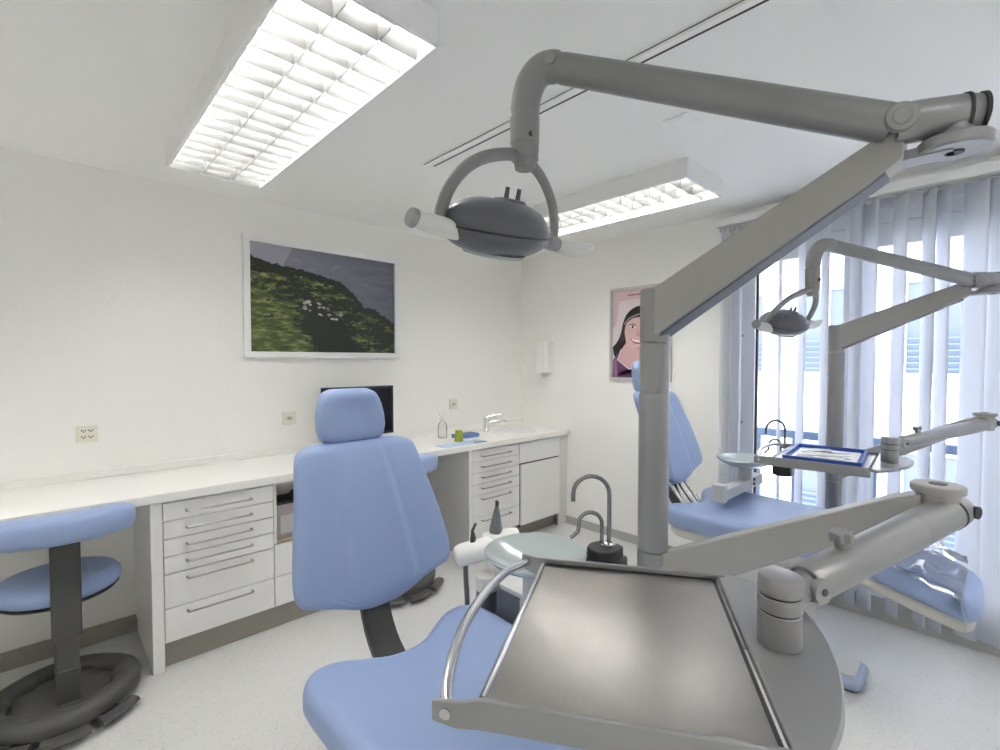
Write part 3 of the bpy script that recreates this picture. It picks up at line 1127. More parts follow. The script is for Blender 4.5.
    mb.build('headrest_bracket', 'dark_chrome', t, bevel=.002)
    return t


CX1, CX2 = .82, 2.72
dental_chair(CX1, 1.36, .555, 'light blue dental chair in the foreground with its backrest facing us', math.radians(12))
dental_chair(CX2, 1.26, .662, 'light blue dental chair by the window, foot end wrapped in clear film', math.radians(19), recline=0.0, dyb=-.03, llen=.74, rods=True)

# clear film over the foot of the window chair
mb = MB()
rows = []
ny, nx = 26, 22
for j in range(ny + 1):
    y = -.72 - .50 * j / ny
    row = []
    for i in range(nx + 1):
        q = i / nx * 2 - 1
        wd = lerp(.315, .245, j / ny)
        x = q * wd
        drop = max(0, abs(q) - .90) / .10
        zt = .662 - math.tan(math.radians(19)) * max(0, (-.72 - y) - .11) + .024
        nz = noise.noise(V((x * 9, y * 7, 3.1))) * .022 + noise.noise(V((x * 22 + y * 9, y * 25, 1))) * .014 + .014
        z = zt + nz - drop * .035 + (.018 * math.sin(y * 28 + x * 10) * (1 - abs(q)) * .6)
        if j > ny - 3:
            z -= .03 * (j - ny + 3)
            y2 = y + .012 * (j - ny + 3)
        else:
            y2 = y
        row.append(mb.bm.verts.new((CX2 + x + (drop * .012 if q > 0 else -drop * .012), 1.26 + y2, z)))
    rows.append(row)
for r0, r1 in zip(rows, rows[1:]):
    for i in range(nx):
        mb._f([r0[i], r0[i + 1], r1[i + 1], r1[i]])
o = mb.build('protective_film', 'clear_film', sharp=180)
tag(o, 'clear plastic film draped over the foot end of the window chair', 'plastic cover')

# ------------------------------------------------------------------ operating lamps on the unit posts


def operating_lamp(px, py, joint_dir, label, scale_tube=1.0, stem_twist=0.0, head=(0, 0), head_tilt=0.0, elbow_len=.72, rise=.24, bz=1.862, kz=1.897, yoke_tilt=0.0, head_scale=1.0):
    """post at px,py; spring arm runs towards -Y; lamp arm turns by joint_dir"""
    t = thing('operating_lamp', (px, py, 1.512), label, 'operating lamp', 'operating lamps on the unit posts')
    r = .040
    MB().cyl((px, py, 1.4995), (px, py, 1.642), r * .96, seg=32).build('post_head', 'grey_paint', t, bevel=.003)
    # spring arm: tapering box channel with a darker underside
    a, b = V((px, py - .005, 1.573)), V((px, py - .515, bz))
    dz = bz - 1.862
    mb = MB()
    rs = []
    for p, h, w_ in ((a, .066, .034), (a.lerp(b, .08), .064, .034), (a.lerp(b, .9), .041, .030), (b, .030, .028)):
        rs.append([p + V((-w_, 0, -h)), p + V((w_, 0, -h)), p + V((w_, 0, h)), p + V((-w_, 0, h))])
    mb.rings(rs)
    arm = mb.build('spring_arm', 'beam_paint', t, bevel=.004)
    mb = MB()
    rs = []
    for p, h, w_ in ((a.lerp(b, .05), .066, .030), (a.lerp(b, .95), .036, .026)):
        rs.append([p + V((-w_, 0, -h - .006)), p + V((w_, 0, -h - .006)), p + V((w_, 0, -h + .004)), p + V((-w_, 0, -h + .004))])
    mb.rings(rs)
    mb.build('arm_channel', 'housing_slate', arm)
    # swivel disc + knuckle
    jx, jy = px + .015, py - .583
    MB().lathe([(.001, 1.832), (.050, 1.832), (.054, 1.836), (.054, 1.852), (.050, 1.856), (.001, 1.856)], (jx, jy, dz)).cyl((jx, jy, 1.856 + dz), (jx, jy, kz - .02), .028, seg=24).box((jx - .026, jy, 1.830 + dz), (jx + .026, jy + .085, 1.848 + dz)).build('swivel_disc', 'grey_paint', t)
    MB().lathe([(.001, 1.830), (.014, 1.830), (.014, 1.833), (.001, 1.833)], (jx, jy, dz)).build('disc_cap', 'slot_dark', t)
    d = V((math.cos(joint_dir), math.sin(joint_dir), 0))
    n = V((-d.y, d.x, 0))
    k0 = V((jx, jy, kz)) + d * .090
    k1 = V((jx, jy, kz)) - d * .026
    mb = MB()
    path = [k1 - d * .022, k1 - d * .018, k1 - d * .008, k1 + d * .01, k0.lerp(k1, .3), k0]
    mb.tube(path, [.006, .020, .030, .035, .037, .036], 24)
    kn = mb.build('knuckle', 'grey_paint', t)
    mb = MB()
    mb.tube([k1 + d * .012, k1 + d * .017], .0374, 24)
    mb.tube([k1 - d * .012, k1 - d * .006], .0345, 24)
    mb.build('knuckle_slot', 'slot_dark', kn)
    for sg in (1, -1):
        hc = MB().cyl(k0 + n * sg * .024, k0 + n * sg * .039, .026, seg=28).build('hinge_cap', 'grey_paint_dark', kn, bevel=.002)
        MB().cyl(k0 + n * sg * .037, k0 + n * sg * .041, .015, seg=20).build('hinge_pin', 'grey_paint_dark', kn, bevel=.001)
    # lamp arm tube
    e0 = k0 + d * elbow_len + V((0, 0, rise))
    mb = MB()
    R0, R1 = .036 * scale_tube, .034 * scale_tube
    mb.tube([k0 + d * .004, k0.lerp(e0, .02), k0.lerp(e0, .98), e0], [R0 * .9, R0, R1, R1 * .95], 28)
    mb.build('lamp_arm', 'grey_paint_dark', t)
    # elbow and stem
    u = (e0 - k0).normalized()
    st = e0 + d * .085 + V((0, 0, -.10))
    path = [e0 - u * .01] + bez(e0 + u * .006, e0 + u * .06, st + V((0, 0, .075)), st, 12)
    mb = MB()
    mb.tube(path, [R1 * .8] + [R1 * 1.06] * (len(path) - 2) + [R1 * .95], 24)
    eb = mb.build('elbow', 'grey_paint_dark', t)
    for sg in (1, -1):
        MB().cyl(e0 + u * .012 + n * sg * .028 * scale_tube, e0 + u * .012 + n * sg * .038 * scale_tube, .013, seg=16).build('pivot_cap', 'grey_paint', eb, bevel=.001)
    sb = st + V((0, 0, -.105))
    MB().tube([st, st + V((0, 0, -.004)), st + V((0, 0, -.066)), st + V((0, 0, -.070)), st + V((0, 0, -.073)), sb], [R1 * .95, R1 * 1.07, R1 * 1.05, R1 * .98, R1 * 1.03, R1 * .97], 24).build('stem', 'grey_paint_dark', t, sharp=25)
    MB().cyl(sb + V((-.012, -.034, .050)), sb + V((-.012, -.026, .050)), .007, seg=12).build('stem_screw', 'slot_dark', t)
    # lamp head under an arched yoke; local axes: ex across the pivots, ey forward, ez up
    M = Matrix.Translation(sb) @ Matrix.Rotation(stem_twist, 4, 'Z') @ Matrix.Rotation(yoke_tilt, 4, 'X') @ Matrix.Scale(head_scale, 4)
    hd = thing_part('lamp_head', t)
    pl_, pr_ = V((-.272, 0, -.215)), V((.092, 0, -.188))
    arch = [V((-.262, 0, -.222)), V((-.258, 0, -.185)), V((-.232, 0, -.120)), V((-.178, 0, -.060)), V((-.105, 0, -.018)), V((-.02, 0, .004)), V((.048, 0, -.016)), V((.096, 0, -.068)), V((.113, 0, -.130)), V((.104, 0, -.190))]
    pts = [M @ p for p in spline(arch, 5)]
    MB().tube(pts, .0105, 14, flat=1.4, up=M.to_3x3() @ V((0, 1, 0))).build('yoke', 'grey_paint_dark', hd)
    MB().tube([sb + V((0, 0, .01)), sb + V((0, 0, -.022))], [.030 * scale_tube, .024 * scale_tube], 20).build('yoke_socket', 'grey_paint_dark', hd)
    c = (pl_ + pr_) / 2 + V((-.018, -.01, -.002))
    T = M @ Matrix.Translation(c) @ Matrix.Rotation(-.105, 4, 'Y') @ Matrix.Rotation(head_tilt, 4, 'X')
    mb = MB()
    A, B = .142, .110
    rings = []
    for k in range(1, 20):
        th_ = PI * k / 20
        z = math.cos(th_)
        rr = math.sin(th_) ** .85
        zz = z * (.068 if z > 0 else .060)
        rings.append([T @ V((A * rr * math.cos(q), B * rr * math.sin(q), zz + .012)) for q in [2 * PI * j / 40 for j in range(40)]])
    mb.rings(rings)
    sh = mb.build('lamp_shell', 'lamp_shell', hd, sharp=70)
    mb = MB()
    mb.tube([T @ V((A * 1.003 * math.cos(q), B * 1.003 * math.sin(q), .010)) for q in [2 * PI * j / 48 for j in range(48)]], .0022, 6, closed=True)
    mb.build('shell_seam', 'slot_dark', hd)
    mb = MB()
    mb.lathe([(.001, .084), (.040, .081), (.046, .072)], (0, 0, 0), T @ Matrix.Translation((.02, .0, .0)), 24)
    for sx in (.005, .042):
        mb.cyl(T @ V((sx, -.01, .078)), T @ V((sx, -.01, .106)), .006, .005, 12)
    mb.build('vent_boss', 'lamp_shell', hd)
    mb = MB()
    for q in (-.35, .75):
        mb.cyl(T @ V((A * .95 * math.cos(-PI / 2 + q), B * .93 * math.sin(-PI / 2 + q), .028)), T @ V((A * .90 * math.cos(-PI / 2 + q), B * .86 * math.sin(-PI / 2 + q), .034)), .006, .006, 10)
    mb.build('shell_screw', 'slot_dark', hd)
    mb = MB()
    mb.lathe([(.001, -.052), (.070, -.046), (.078, -.038)], (0, 0, 0), T, 24)
    mb.build('front_glass', 'frosted_glass', hd)
    # handles
    h0 = M @ V((-.255, 0, -.218))
    ax = (M.to_3x3() @ V((1, 0, 0)))
    fw_ = (M.to_3x3() @ V((0, -1, 0)))
    zz_ = V((0, 0, 1))
    mb = MB()
    mb.tube([h0 + ax * .06 + fw_ * .02 - zz_ * .006, h0 + ax * .03 + fw_ * .022 - zz_ * .004, h0 - ax * .005 + fw_ * .018, h0 - ax * .04 + fw_ * .012 + zz_ * .004, h0 - ax * .072 + fw_ * .006 + zz_ * .008], [.008, .017, .021, .020, .016], 16)
    mb.build('handle', 'pale_plastic', hd)
    e_ = h0 - ax * .070 + fw_ * .006 + zz_ * .008
    MB().cyl(e_, e_ - ax * .014 + zz_ * .003, .021, .019, 18).build('handle_cap', 'grey_paint', hd, bevel=.003)
    h1 = M @ V((.100, 0, -.186))
    MB().cyl(h1 - ax * .014, h1 + ax * .024, .019, seg=18).build('handle_collar', 'grey_paint', hd, bevel=.003)
    mb = MB()
    mb.tube([h1 + ax * .022, h1 + ax * .034, h1 + ax * .085 - zz_ * .004, h1 + ax * .135 + zz_ * .002, h1 + ax * .175 + zz_ * .016, h1 + ax * .188 + zz_ * .022], [.015, .020, .021, .016, .009, .005], 14)
    mb.build('handle', 'pale_plastic', hd)
    return t


def thing_part(name, parent):
    o = bpy.data.objects.new(name, None)
    COL.objects.link(o)
    o.parent = parent
    OFF[o.name] = OFF[parent.name]
    return o


P1 = (1.20, .655)
P2 = (3.10, .629)
operating_lamp(*P1, math.radians(114.5), 'grey operating lamp with long jointed arm reaching over the foreground chair', head_tilt=math.radians(20), elbow_len=.655, rise=.253)
operating_lamp(*P2, math.radians(136), 'grey operating lamp on the post in front of the window blind', scale_tube=.84, stem_twist=math.radians(-14), yoke_tilt=math.radians(30), head_scale=.84, head_tilt=math.radians(-8), elbow_len=.635, rise=.155, bz=1.785, kz=1.815)

# ------------------------------------------------------------------ treatment units: post, delivery arm, tray


def treatment_unit(px, py, tx, ty, tz, ang, label, chair=(.8, 1.0, .3), link=True, tube_r=.032):
    t = thing('treatment_unit', (px, py, 0), label, 'dental unit', 'treatment units with instrument trays')
    r = .040
    zb_ = chair[2]
    MB().lathe([(.001, zb_ - .012), (r * .8, zb_ - .012), (r, zb_ - .004), (r, .800)], (px, py, 0)).build('column_base', 'grey_paint', t)
    MB().prism(rounded([(px + .035, py - .035), (px + .035, py + .035), (px - .02, chair[1]), (chair[0], chair[1]), (chair[0], chair[1] - .12), (px - .05, py - .03)], .02), zb_, zb_ + .07).build('side_bracket', 'beam_paint', t, bevel=.004)
    MB().cyl((px, py, .802), (px, py, .935), r * 1.03, seg=32).build('arm_collar', 'grey_paint', t, bevel=.002)
    MB().cyl((px, py, .937), (px, py, 1.362), r, seg=32).cyl((px, py, 1.365), (px, py, 1.492), r * .985, seg=32).cyl((px, py, 1.36), (px, py, 1.367), r * .95, seg=32).cyl((px, py, 1.491), (px, py, 1.4985), r * .93, seg=32).build('post', 'grey_paint', t, bevel=.0015)
    # delivery arm rising towards the foot end
    a, b = V((px + .02, py - .02, .868)), V((px + .05, py - .55, 1.172))
    mb = MB()
    rs = []
    for p, h, w_ in ((a, .060, .036), (a.lerp(b, .1), .058, .036), (a.lerp(b, .9), .032, .030), (b, .022, .028)):
        rs.append([p + V((-w_, 0, -h)), p + V((w_, 0, -h)), p + V((w_, 0, h)), p + V((-w_, 0, h))])
    mb.rings(rs)
    mb.build('delivery_arm', 'beam_paint', t, bevel=.004)
    jx, jy = px + .057, py - .570
    MB().lathe([(.001, 1.130), (.034, 1.130), (.034, 1.194), (.041, 1.196), (.042, 1.200), (.042, 1.208), (.039, 1.211), (.001, 1.211)], (jx, jy, 0)).build('arm_joint', 'beam_paint', t)
    MB().lathe([(.001, 1.2105), (.014, 1.2105), (.014, 1.2125), (.001, 1.2125)], (jx, jy, 0)).build('joint_cap', 'dark_plastic', t)
    # link plate under the delivery arm
    mb = MB()
    if link:
      mb.prism(rounded([(px - .03, py - .03), (px + .05, py - .03), (px + .22, py - .20), (px + .20, py - .30), (px + .06, py - .30), (px - .03, py - .12)], .02), .845, .905)
      mb.build('link_plate', 'beam_paint', t, bevel=.004)
    # tray boss and spring tube
    bo = V((tx, ty, tz))
    MB().lathe([(.001, .003), (.031, .003), (.0315, .006), (.0315, .054), (.029, .056)], bo).build('boss', 'grey_paint', t)
    MB().lathe([(.001, .058), (.030, .058), (.032, .060), (.032, .080), (.030, .0815), (.001, .0815)], bo).build('boss_ring', 'grey_paint', t)
    MB().lathe([(.001, .055), (.0295, .055), (.0295, .0865), (.001, .0865)], bo).build('boss_groove', 'slot_dark', t)
    MB().lathe([(.001, .084), (.030, .084), (.032, .086), (.032, .107), (.030, .112), (.024, .1145), (.001, .115)], bo).build('boss_cap', 'grey_paint', t)
    j = V((jx + .045, jy - .032, 1.166))
    s0 = bo + V((0, 0, .076))
    d = (j - s0).normalized()
    nn = V((-d.y, d.x, 0)).normalized()
    mb = MB()
    mb.tube([s0 + d * .02, s0 + d * .04, s0 + d * .058], [.022, .023, .023], 20)
    for sg in (1, -1):
        mb.cyl(s0 + d * .060 + nn * sg * .020, s0 + d * .060 + nn * sg * tube_r * .96, .020, seg=20)
    kn = mb.build('arm_fork', 'grey_paint', t)
    for sg in (1, -1):
        MB().cyl(s0 + d * .060 + nn * sg * tube_r * .9, s0 + d * .060 + nn * sg * tube_r * 1.02, .006, seg=12).build('fork_screw', 'slot_dark', kn)
    L = (j - s0).length
    mb = MB()
    mb.tube([s0 + d * .060, s0 + d * .066, s0 + d * .20, s0 + d * (L * .68)], [tube_r * .9, tube_r, tube_r, tube_r], 28)
    mb.build('spring_tube', 'grey_paint', t)
    mb = MB()
    mb.tube([s0 + d * (L * .681), s0 + d * (L * .69), s0 + d * (L - .04), s0 + d * (L - .02), s0 + d * (L - .004)], [tube_r * .97, tube_r * 1.01, tube_r * 1.01, tube_r * .95, tube_r * .7], 28)
    mb.build('tube_sleeve', 'grey_paint', t)
    mb = MB()
    mb.tube([s0 + d * (L - .052), s0 + d * (L - .046)], tube_r * 1.03, 28)
    for sg in (1, -1):
        mb.cyl(s0 + d * (L - .018) + nn * sg * .018, s0 + d * (L - .018) + nn * sg * (tube_r + .002), .012, seg=12)
    mb.build('sleeve_band', 'slot_dark', t)
    # star knob on the tube
    kc = s0 + d * .155
    upv = (V((0, 0, 1)) - d * d.z).normalized()
    mb = MB()
    mb.cyl(kc + upv * (tube_r - .004), kc + upv * (tube_r + .012), .011, seg=16)
    Mk = Matrix.Translation(kc + upv * (tube_r + .012)) @ V((0, 0, 1)).rotation_difference(upv).to_matrix().to_4x4()
    star = []
    for k in range(40):
        q = 2 * PI * k / 40
        star.append(((.0165 + .0022 * math.cos(6 * q)) * math.cos(q), (.0165 + .0022 * math.cos(6 * q)) * math.sin(q)))
    mb.prism(star, 0, .017, Mk)
    mb.build('knob', 'grey_paint', t, bevel=.003)

    # tray in its own frame (u towards the boss side, v away)
    M = rotz(ang, (tx, ty, tz))

    def P(u_, v_, z_=0):
        return M @ V((u_, v_, z_))
    tr_ = thing_part('tray', t)
    # base plate: straight left part and the bulged boss end
    right = spline([(-.02, .248, 0), (.030, .225, 0), (.072, .160, 0), (.083, .08, 0), (.074, -.01, 0), (.05, -.10, 0), (.015, -.18, 0), (-.03, -.245, 0)], 5)
    poly = [(-.435, -.242), (-.415, .236), (-.04, .252)] + [(p.x, p.y) for p in right]
    mb = MB()
    mb.prism([(p.x, p.y) for p in right] + [(-.055, -.232), (-.045, .242)], -.012, .002, M)
    mb.build('boss_plate', 'grey_paint', tr_, bevel=.004)
    mb = MB()
    mb.prism([(-.432, -.232), (-.06, -.232), (-.05, .238), (-.412, .232)], -.030, -.018, M)
    mb.build('tray_bottom', 'grey_paint', tr_, bevel=.002)
    # sheet with a thin rolled lip on the handle side
    mb = MB()
    mb.prism([(-.425, -.222), (-.066, -.222), (-.056, .230), (-.405, .226)], -.016, -.006, M)
    inv = M.inverted()

    def uvf(c):
        q = inv @ c
        return (q.x * 2.0, q.y * 2.0)
    mb.build('steel_sheet', 'brushed_sheet', tr_, uv=uvf)
    MB().tube([P(-.428, -.222, -.004), P(-.408, .226, -.004)], .005, 10).build('sheet_lip', 'steel', tr_)
    mb = MB()
    mb.prism([(-.0655, -.222), (-.060, -.222), (-.050, .230), (-.0555, .230)], -.012, -.0055, M)
    mb.prism([(-.40, .2265), (-.056, .2302), (-.056, .2345), (-.40, .2305)], -.012, -.004, M)
    mb.build('gutter', 'slot_dark', tr_)
    # side rails whose tips carry the handle
    for v0, v1, tip, name in ((-.230, -.238, -.490, 'front_rail'), (.232, .240, -.462, 'rear_rail')):
        sg = -1 if v0 < 0 else 1
        mb = MB()
        pts = [(-.055 if sg < 0 else -.03, 0.0), (-.425, 0.0), (-.455, sg * .012), (tip, sg * .012)]
        bot = -.036
        prof = []
        for (u_, dv), zt, zb in zip(pts, (.006, .006, .006, .004), (bot, bot, -.030, -.024)):
            prof.append([P(u_, v0 + dv, zb), P(u_, v1 + dv, zb), P(u_, v1 + dv, zt), P(u_, v0 + dv, zt)])
        mb.rings(prof)
        rail = mb.build(name, 'grey_paint', tr_, bevel=.003)
        MB().cyl(P(tip + .020, v1 + sg * .0125, -.010), P(tip + .020, v1 + sg * .015, -.010), .0075, seg=14).build('rail_screw', 'steel', rail)
    hp = spline([P(-.470, -.244, -.008), P(-.484, -.20, .002), P(-.496, -.10, .012), P(-.492, .02, .014), P(-.475, .13, .010), P(-.452, .20, .0), P(-.446, .244, -.010)], 6)
    MB().tube(hp, .0085, 16).build('handle', 'steel', tr_)
    return t


treatment_unit(*P1, .838, .238, 1.0, math.radians(-56.8), 'grey treatment unit with a bare steel instrument tray in the foreground', chair=(.82 + .162, .88, .29))
treatment_unit(*P2, 2.716, .345, 1.0, math.radians(-84), 'grey treatment unit by the window with the blue tray on it', tube_r=.029, link=False, chair=(2.72 + .162, .95, .40))

# blue insert tray with instruments on the second unit
M2 = rotz(math.radians(-84), (2.716, .345, 1.0))
mb = MB()
c0 = [(-.385, -.205), (-.085, -.205), (-.085, .205), (-.385, .205)]
out = rounded(c0, .02)
inn = rounded([(-.373, -.193), (-.097, -.193), (-.097, .193), (-.373, .193)], .014)
ringz = [[M2 @ V((x, y, -.0055)) for x, y in out], [M2 @ V((x, y, .016)) for x, y in out], [M2 @ V((x, y, .016)) for x, y in inn], [M2 @ V((x, y, -.001)) for x, y in inn]]
mb.rings(ringz)
tag(mb.build('instrument_tray', 'tray_blue', bevel=.0015), 'shallow dark blue instrument tray on the window unit', 'tray')
mb = MB()
mb.prism([(-.36, -.18), (-.11, -.18), (-.11, .18), (-.36, .18)], -.0008, .0004, M2)
tag(mb.build('tray_paper', 'white_plastic'), 'white paper liner lying in the dark blue tray', 'paper')
names = [('dental_mirror', 'round-ended mirror lying in the blue tray at its near end', 'mirror'), ('dental_probe', 'thin steel probe second in the blue tray', 'probe'),
         ('tweezers', 'bent steel tweezers in the middle of the blue tray', 'tweezers'), ('scaler', 'steel scaler with thick grip lying in the blue tray', 'scaler'), ('cotton_roll', 'white cotton roll lying at the window side of the blue tray', 'cotton roll')]
for i, (nm, lb, ct) in enumerate(names):
    v_ = -.13 + i * .062
    sl = .03 * math.sin(i * 2.1)
    a_, b_ = M2 @ V((-.34, v_ - sl, .007)), M2 @ V((-.14, v_ + sl, .007))
    mb = MB()
    if nm == 'cotton_roll':
        mb.tube([a_.lerp(b_, .2), a_.lerp(b_, .22), a_.lerp(b_, .55), a_.lerp(b_, .57)], [.005, .0068, .0068, .005], 12)
        tag(mb.build(nm, 'white_plastic'), lb, ct)
        continue
    if nm == 'tweezers':
        e = (b_ - a_).normalized().cross(V((0, 0, 1))) * .006
        mb.tube([a_, a_.lerp(b_, .5) + e, a_.lerp(b_, .85), b_ + V((0, 0, .006))], [.003, .003, .0025, .001], 8)
        mb.tube([a_, a_.lerp(b_, .5) - e, a_.lerp(b_, .85), b_ + V((0, 0, .006))], [.003, .003, .0025, .001], 8)
    else:
        g = .005 if nm == 'scaler' else .0036
        mb.tube([a_, a_.lerp(b_, .02), a_.lerp(b_, .6), a_.lerp(b_, .66), a_.lerp(b_, .9), b_ + V((0, 0, .008))], [g * .7, g, g, .0018, .0014, .0007], 10)
        if nm == 'dental_mirror':
            mb.lathe([(.001, -.001), (.011, -.001), (.011, .0012), (.001, .0012)], b_ + V((0, 0, .009)), seg=16)
    tag(mb.build(nm, 'steel'), lb, ct)

# ------------------------------------------------------------------ cuspidors with their brackets


def cuspidor(bx_, by_, bz, label, taps, bracket=True):
    t = thing('cuspidor', (bx_, by_, 0), label, 'cuspidor', 'rinse bowls beside the chairs')
    prof = [(.001, bz - .045), (.04, bz - .044), (.10, bz - .030), (.145, bz - .010), (.166, bz + .008), (.169, bz + .013), (.166, bz + .016), (.160, bz + .012), (.138, bz - .002), (.095, bz - .018), (.04, bz - .028), (.022, bz - .030), (.001, bz - .034)]
    prof = [(r_ * .92 if r_ > .03 else r_, z_) for r_, z_ in prof]
    MB().lathe(prof, (bx_, by_, 0), seg=48).build('rinse_bowl', 'frosted_glass', t)
    MB().lathe([(.001, bz - .0335), (.020, bz - .0295), (.024, bz - .0265), (.014, bz - .024), (.001, bz - .024)], (bx_, by_, 0)).build('bowl_drain', 'steel', t)
    MB().cyl((bx_, by_, bz - .17), (bx_, by_, bz - .043), .038, seg=24).build('bowl_stem', 'light_grey', t, bevel=.003)
    # bracket box
    mb = MB()
    if bracket:
        mb.box((bx_ - .36, by_ - .035, bz - .165), (bx_ + .20, by_ + .025, bz - .105))
        mb.prism(rounded([(bx_ - .40, by_ - .040), (bx_ - .35, by_ - .040), (bx_ - .35, by_ + .03), (bx_ - .40, by_ + .03)], .012), bz - .17, bz - .075)
    else:
        mb.box((bx_ - .03, by_ - .04, bz - .175), (bx_ + .20, by_ + .04, bz - .135))
    mb.build('bracket', 'light_grey', t, bevel=.006)
    mb = MB()
    for z_ in (bz - .115, bz - .142):
        mb.cyl((bx_ + .05, by_ - .041, z_), (bx_ + .05, by_ - .033, z_), .010, seg=14)
    if bracket:
        mb.build('connector_port', 'slot_dark', t)
    # tap block with two swan-neck spouts
    qx, qy = bx_ + taps[0], by_ + taps[1]
    mb = MB()
    mb.prism(rounded([(qx - .06, qy - .02), (qx - .02, qy - .055), (qx + .05, qy - .045), (qx + .055, qy + .03), (qx, qy + .05), (qx - .045, qy + .035)], .02), bz - .055, bz + .020)
    mb.prism(rounded([(qx - .07, qy - .02), (qx - .04, qy - .06), (qx + .06, qy - .055), (qx + .06, qy + .03), (qx - .04, qy + .045)], .02), bz - .085, bz - .012)
    mb.build('tap_block', 'black_plastic', t, bevel=.006)
    MB().lathe([(.001, bz + .0205), (.024, bz + .0205), (.024, bz + .026), (.018, bz + .030), (.001, bz + .030)], (qx + .015, qy - .005, 0)).build('tap_flange', 'chrome', t)
    d1 = V((-.72, .69, 0))
    a = V((qx + .018, qy - .008, bz + .025))
    h = .155
    path = [a, a + V((0, 0, h))] + [a + V((0, 0, h)) + d1 * .056 * (1 - math.cos(q)) + V((0, 0, .056 * math.sin(q))) for q in [PI * k / 12 for k in range(1, 13)]]
    path.append(path[-1] + V((0, 0, -.022)))
    MB().tube(path, .0068, 12).build('cup_filler_spout', 'dark_chrome', t)
    a = V((qx + .002, qy + .008, bz + .025))
    h = .062
    path = [a, a + V((0, 0, h))] + [a + V((0, 0, h)) + d1 * .036 * (1 - math.cos(q)) + V((0, 0, .036 * math.sin(q))) for q in [PI * k / 10 for k in range(1, 10)]]
    path += [path[-1] + d1 * .004 + V((0, 0, -.035)), path[-1] + d1 * .028 + V((0, 0, -.055))]
    MB().tube(spline(path, 2), .0062, 12).build('rinse_spout', 'dark_chrome', t)
    return t


cb = cuspidor(1.072, .972, .858, 'glass rinse bowl with two dark swan-neck taps beside the foreground chair', (.172, -.128), False)
cuspidor(3.0, 1.05, .862, 'glass rinse bowl near the window between the far chair and the blind', (.165, -.15))
# housing, filter pots below the near bowl
mb = MB()
mb.prism(rounded([(1.185, .97), (1.40, .95), (1.40, 1.26), (1.185, 1.285)], .04), .0, .625)
mb.build('housing', 'housing_slate', cb, bevel=.012)
mb = MB()
mb.prism(rounded([(1.18, .965), (1.395, .955), (1.395, 1.24), (1.18, 1.265)], .04), .626, .645)
mb.build('housing_lid', 'light_grey', cb, bevel=.004)
MB().cyl((1.26, 1.0, .64), (1.26, .955, .70), .03, seg=20).build('bowl_post', 'light_grey', cb)
for (x, y, zt) in ((1.200, 1.335, .645), (1.235, 1.06, .70)):
    MB().cyl((x, y, .40 if y > 1.2 else .645), (x, y, zt - .055), .041, seg=24).build('filter_pot', 'housing_slate', cb)
    MB().lathe([(.001, zt - .055), (.043, zt - .055), (.043, zt - .004), (.040, zt), (.001, zt)], (x, y, 0)).build('pot_lid', 'pale_plastic', cb)

# assistant's holder beside the near bowl
ah = thing('instrument_holder', (1.18, 1.36, .70), "white assistant's instrument holder block beside the near rinse bowl", 'instrument holder')


def capsule(p0, p1, r, flat=.8):
    p0, p1 = V(p0), V(p1)
    d = (p1 - p0).normalized()
    return MB().tube([p0 - d * r * .55, p0 - d * r * .42, p0 - d * r * .15, p0 + d * r * .2, p1 - d * r * .2, p1 + d * r * .15, p1 + d * r * .42, p1 + d * r * .55], [r * .55, r * .8, r * .95, r, r, r * .95, r * .8, r * .55], 20, flat=flat)


capsule((1.150, 1.430, .702), (1.245, 1.375, .722), .042, 1.1).build('near_block', 'white_plastic', ah)
capsule((1.262, 1.400, .738), (1.352, 1.335, .752), .032, 1.3).build('far_block', 'white_plastic', ah)
MB().tube([(1.24, 1.37, .70), (1.27, 1.31, .66), (1.30, 1.325, .64)], [.02, .022, .022], 12).build('holder_arm', 'light_grey', ah)
capsule((1.235, 1.325, .668), (1.27, 1.30, .69), .038, 1.0).build('valve_cover', 'pale_plastic', ah)
sh = thing('saliva_ejector', (1.18, 1.42, .74), 'dark slim suction handpiece standing in the near end of the white holder', 'suction handpiece')
MB().tube([(1.190, 1.405, .744), (1.191, 1.404, .770), (1.189, 1.405, .795), (1.200, 1.398, .822)], [.012, .011, .006, .005], 10).build('nozzle', 'dark_plastic', sh)
MB().tube(spline([(1.165, 1.418, .664), (1.166, 1.417, .60), (1.170, 1.415, .50), (1.165, 1.42, .35), (1.18, 1.43, .18), (1.23, 1.38, .06), (1.30, 1.28, .03)], 5), .010, 10).build('hose', 'holder_grey', sh)
sy = thing('air_water_syringe', (1.29, 1.375, .77), 'grey cone-shaped syringe standing in the far end of the white holder', 'syringe')
MB().tube([(1.288, 1.380, .770), (1.289, 1.379, .79), (1.291, 1.377, .855), (1.292, 1.377, .873)], [.026, .025, .012, .007], 14).build('syringe_body', 'holder_grey', sy)
MB().tube([(1.292, 1.377, .873), (1.293, 1.376, .888), (1.290, 1.379, .896)], [.007, .008, .005], 10).build('syringe_tip', 'dark_plastic', sy)

# pale foot control lying by the window chair
fc = thing('foot_control', (2.55, .62, 0), 'pale blue-grey foot control on the floor under the window chair', 'foot control')
MB().prism(rounded([(2.52, 0.400), (2.75, 0.400), (2.75, 0.585), (2.52, 0.585)], .05, 6), .004, .05).build('pedal_body', 'pedal_blue', fc, bevel=.02, seg=4)
bpy.data.objects['foot_control'].location.z = 0
MB().prism(rounded([(2.55, 0.425), (2.72, 0.425), (2.72, 0.560), (2.55, 0.560)], .04, 6), .05, .062).build('pedal_plate', 'light_grey', fc, bevel=.004)
MB().prism(rounded([(2.53, 0.410), (2.74, 0.410), (2.74, 0.575), (2.53, 0.575)], .05, 6), .0, .004).build('rubber_foot', 'rubber', fc)

# ------------------------------------------------------------------ stools


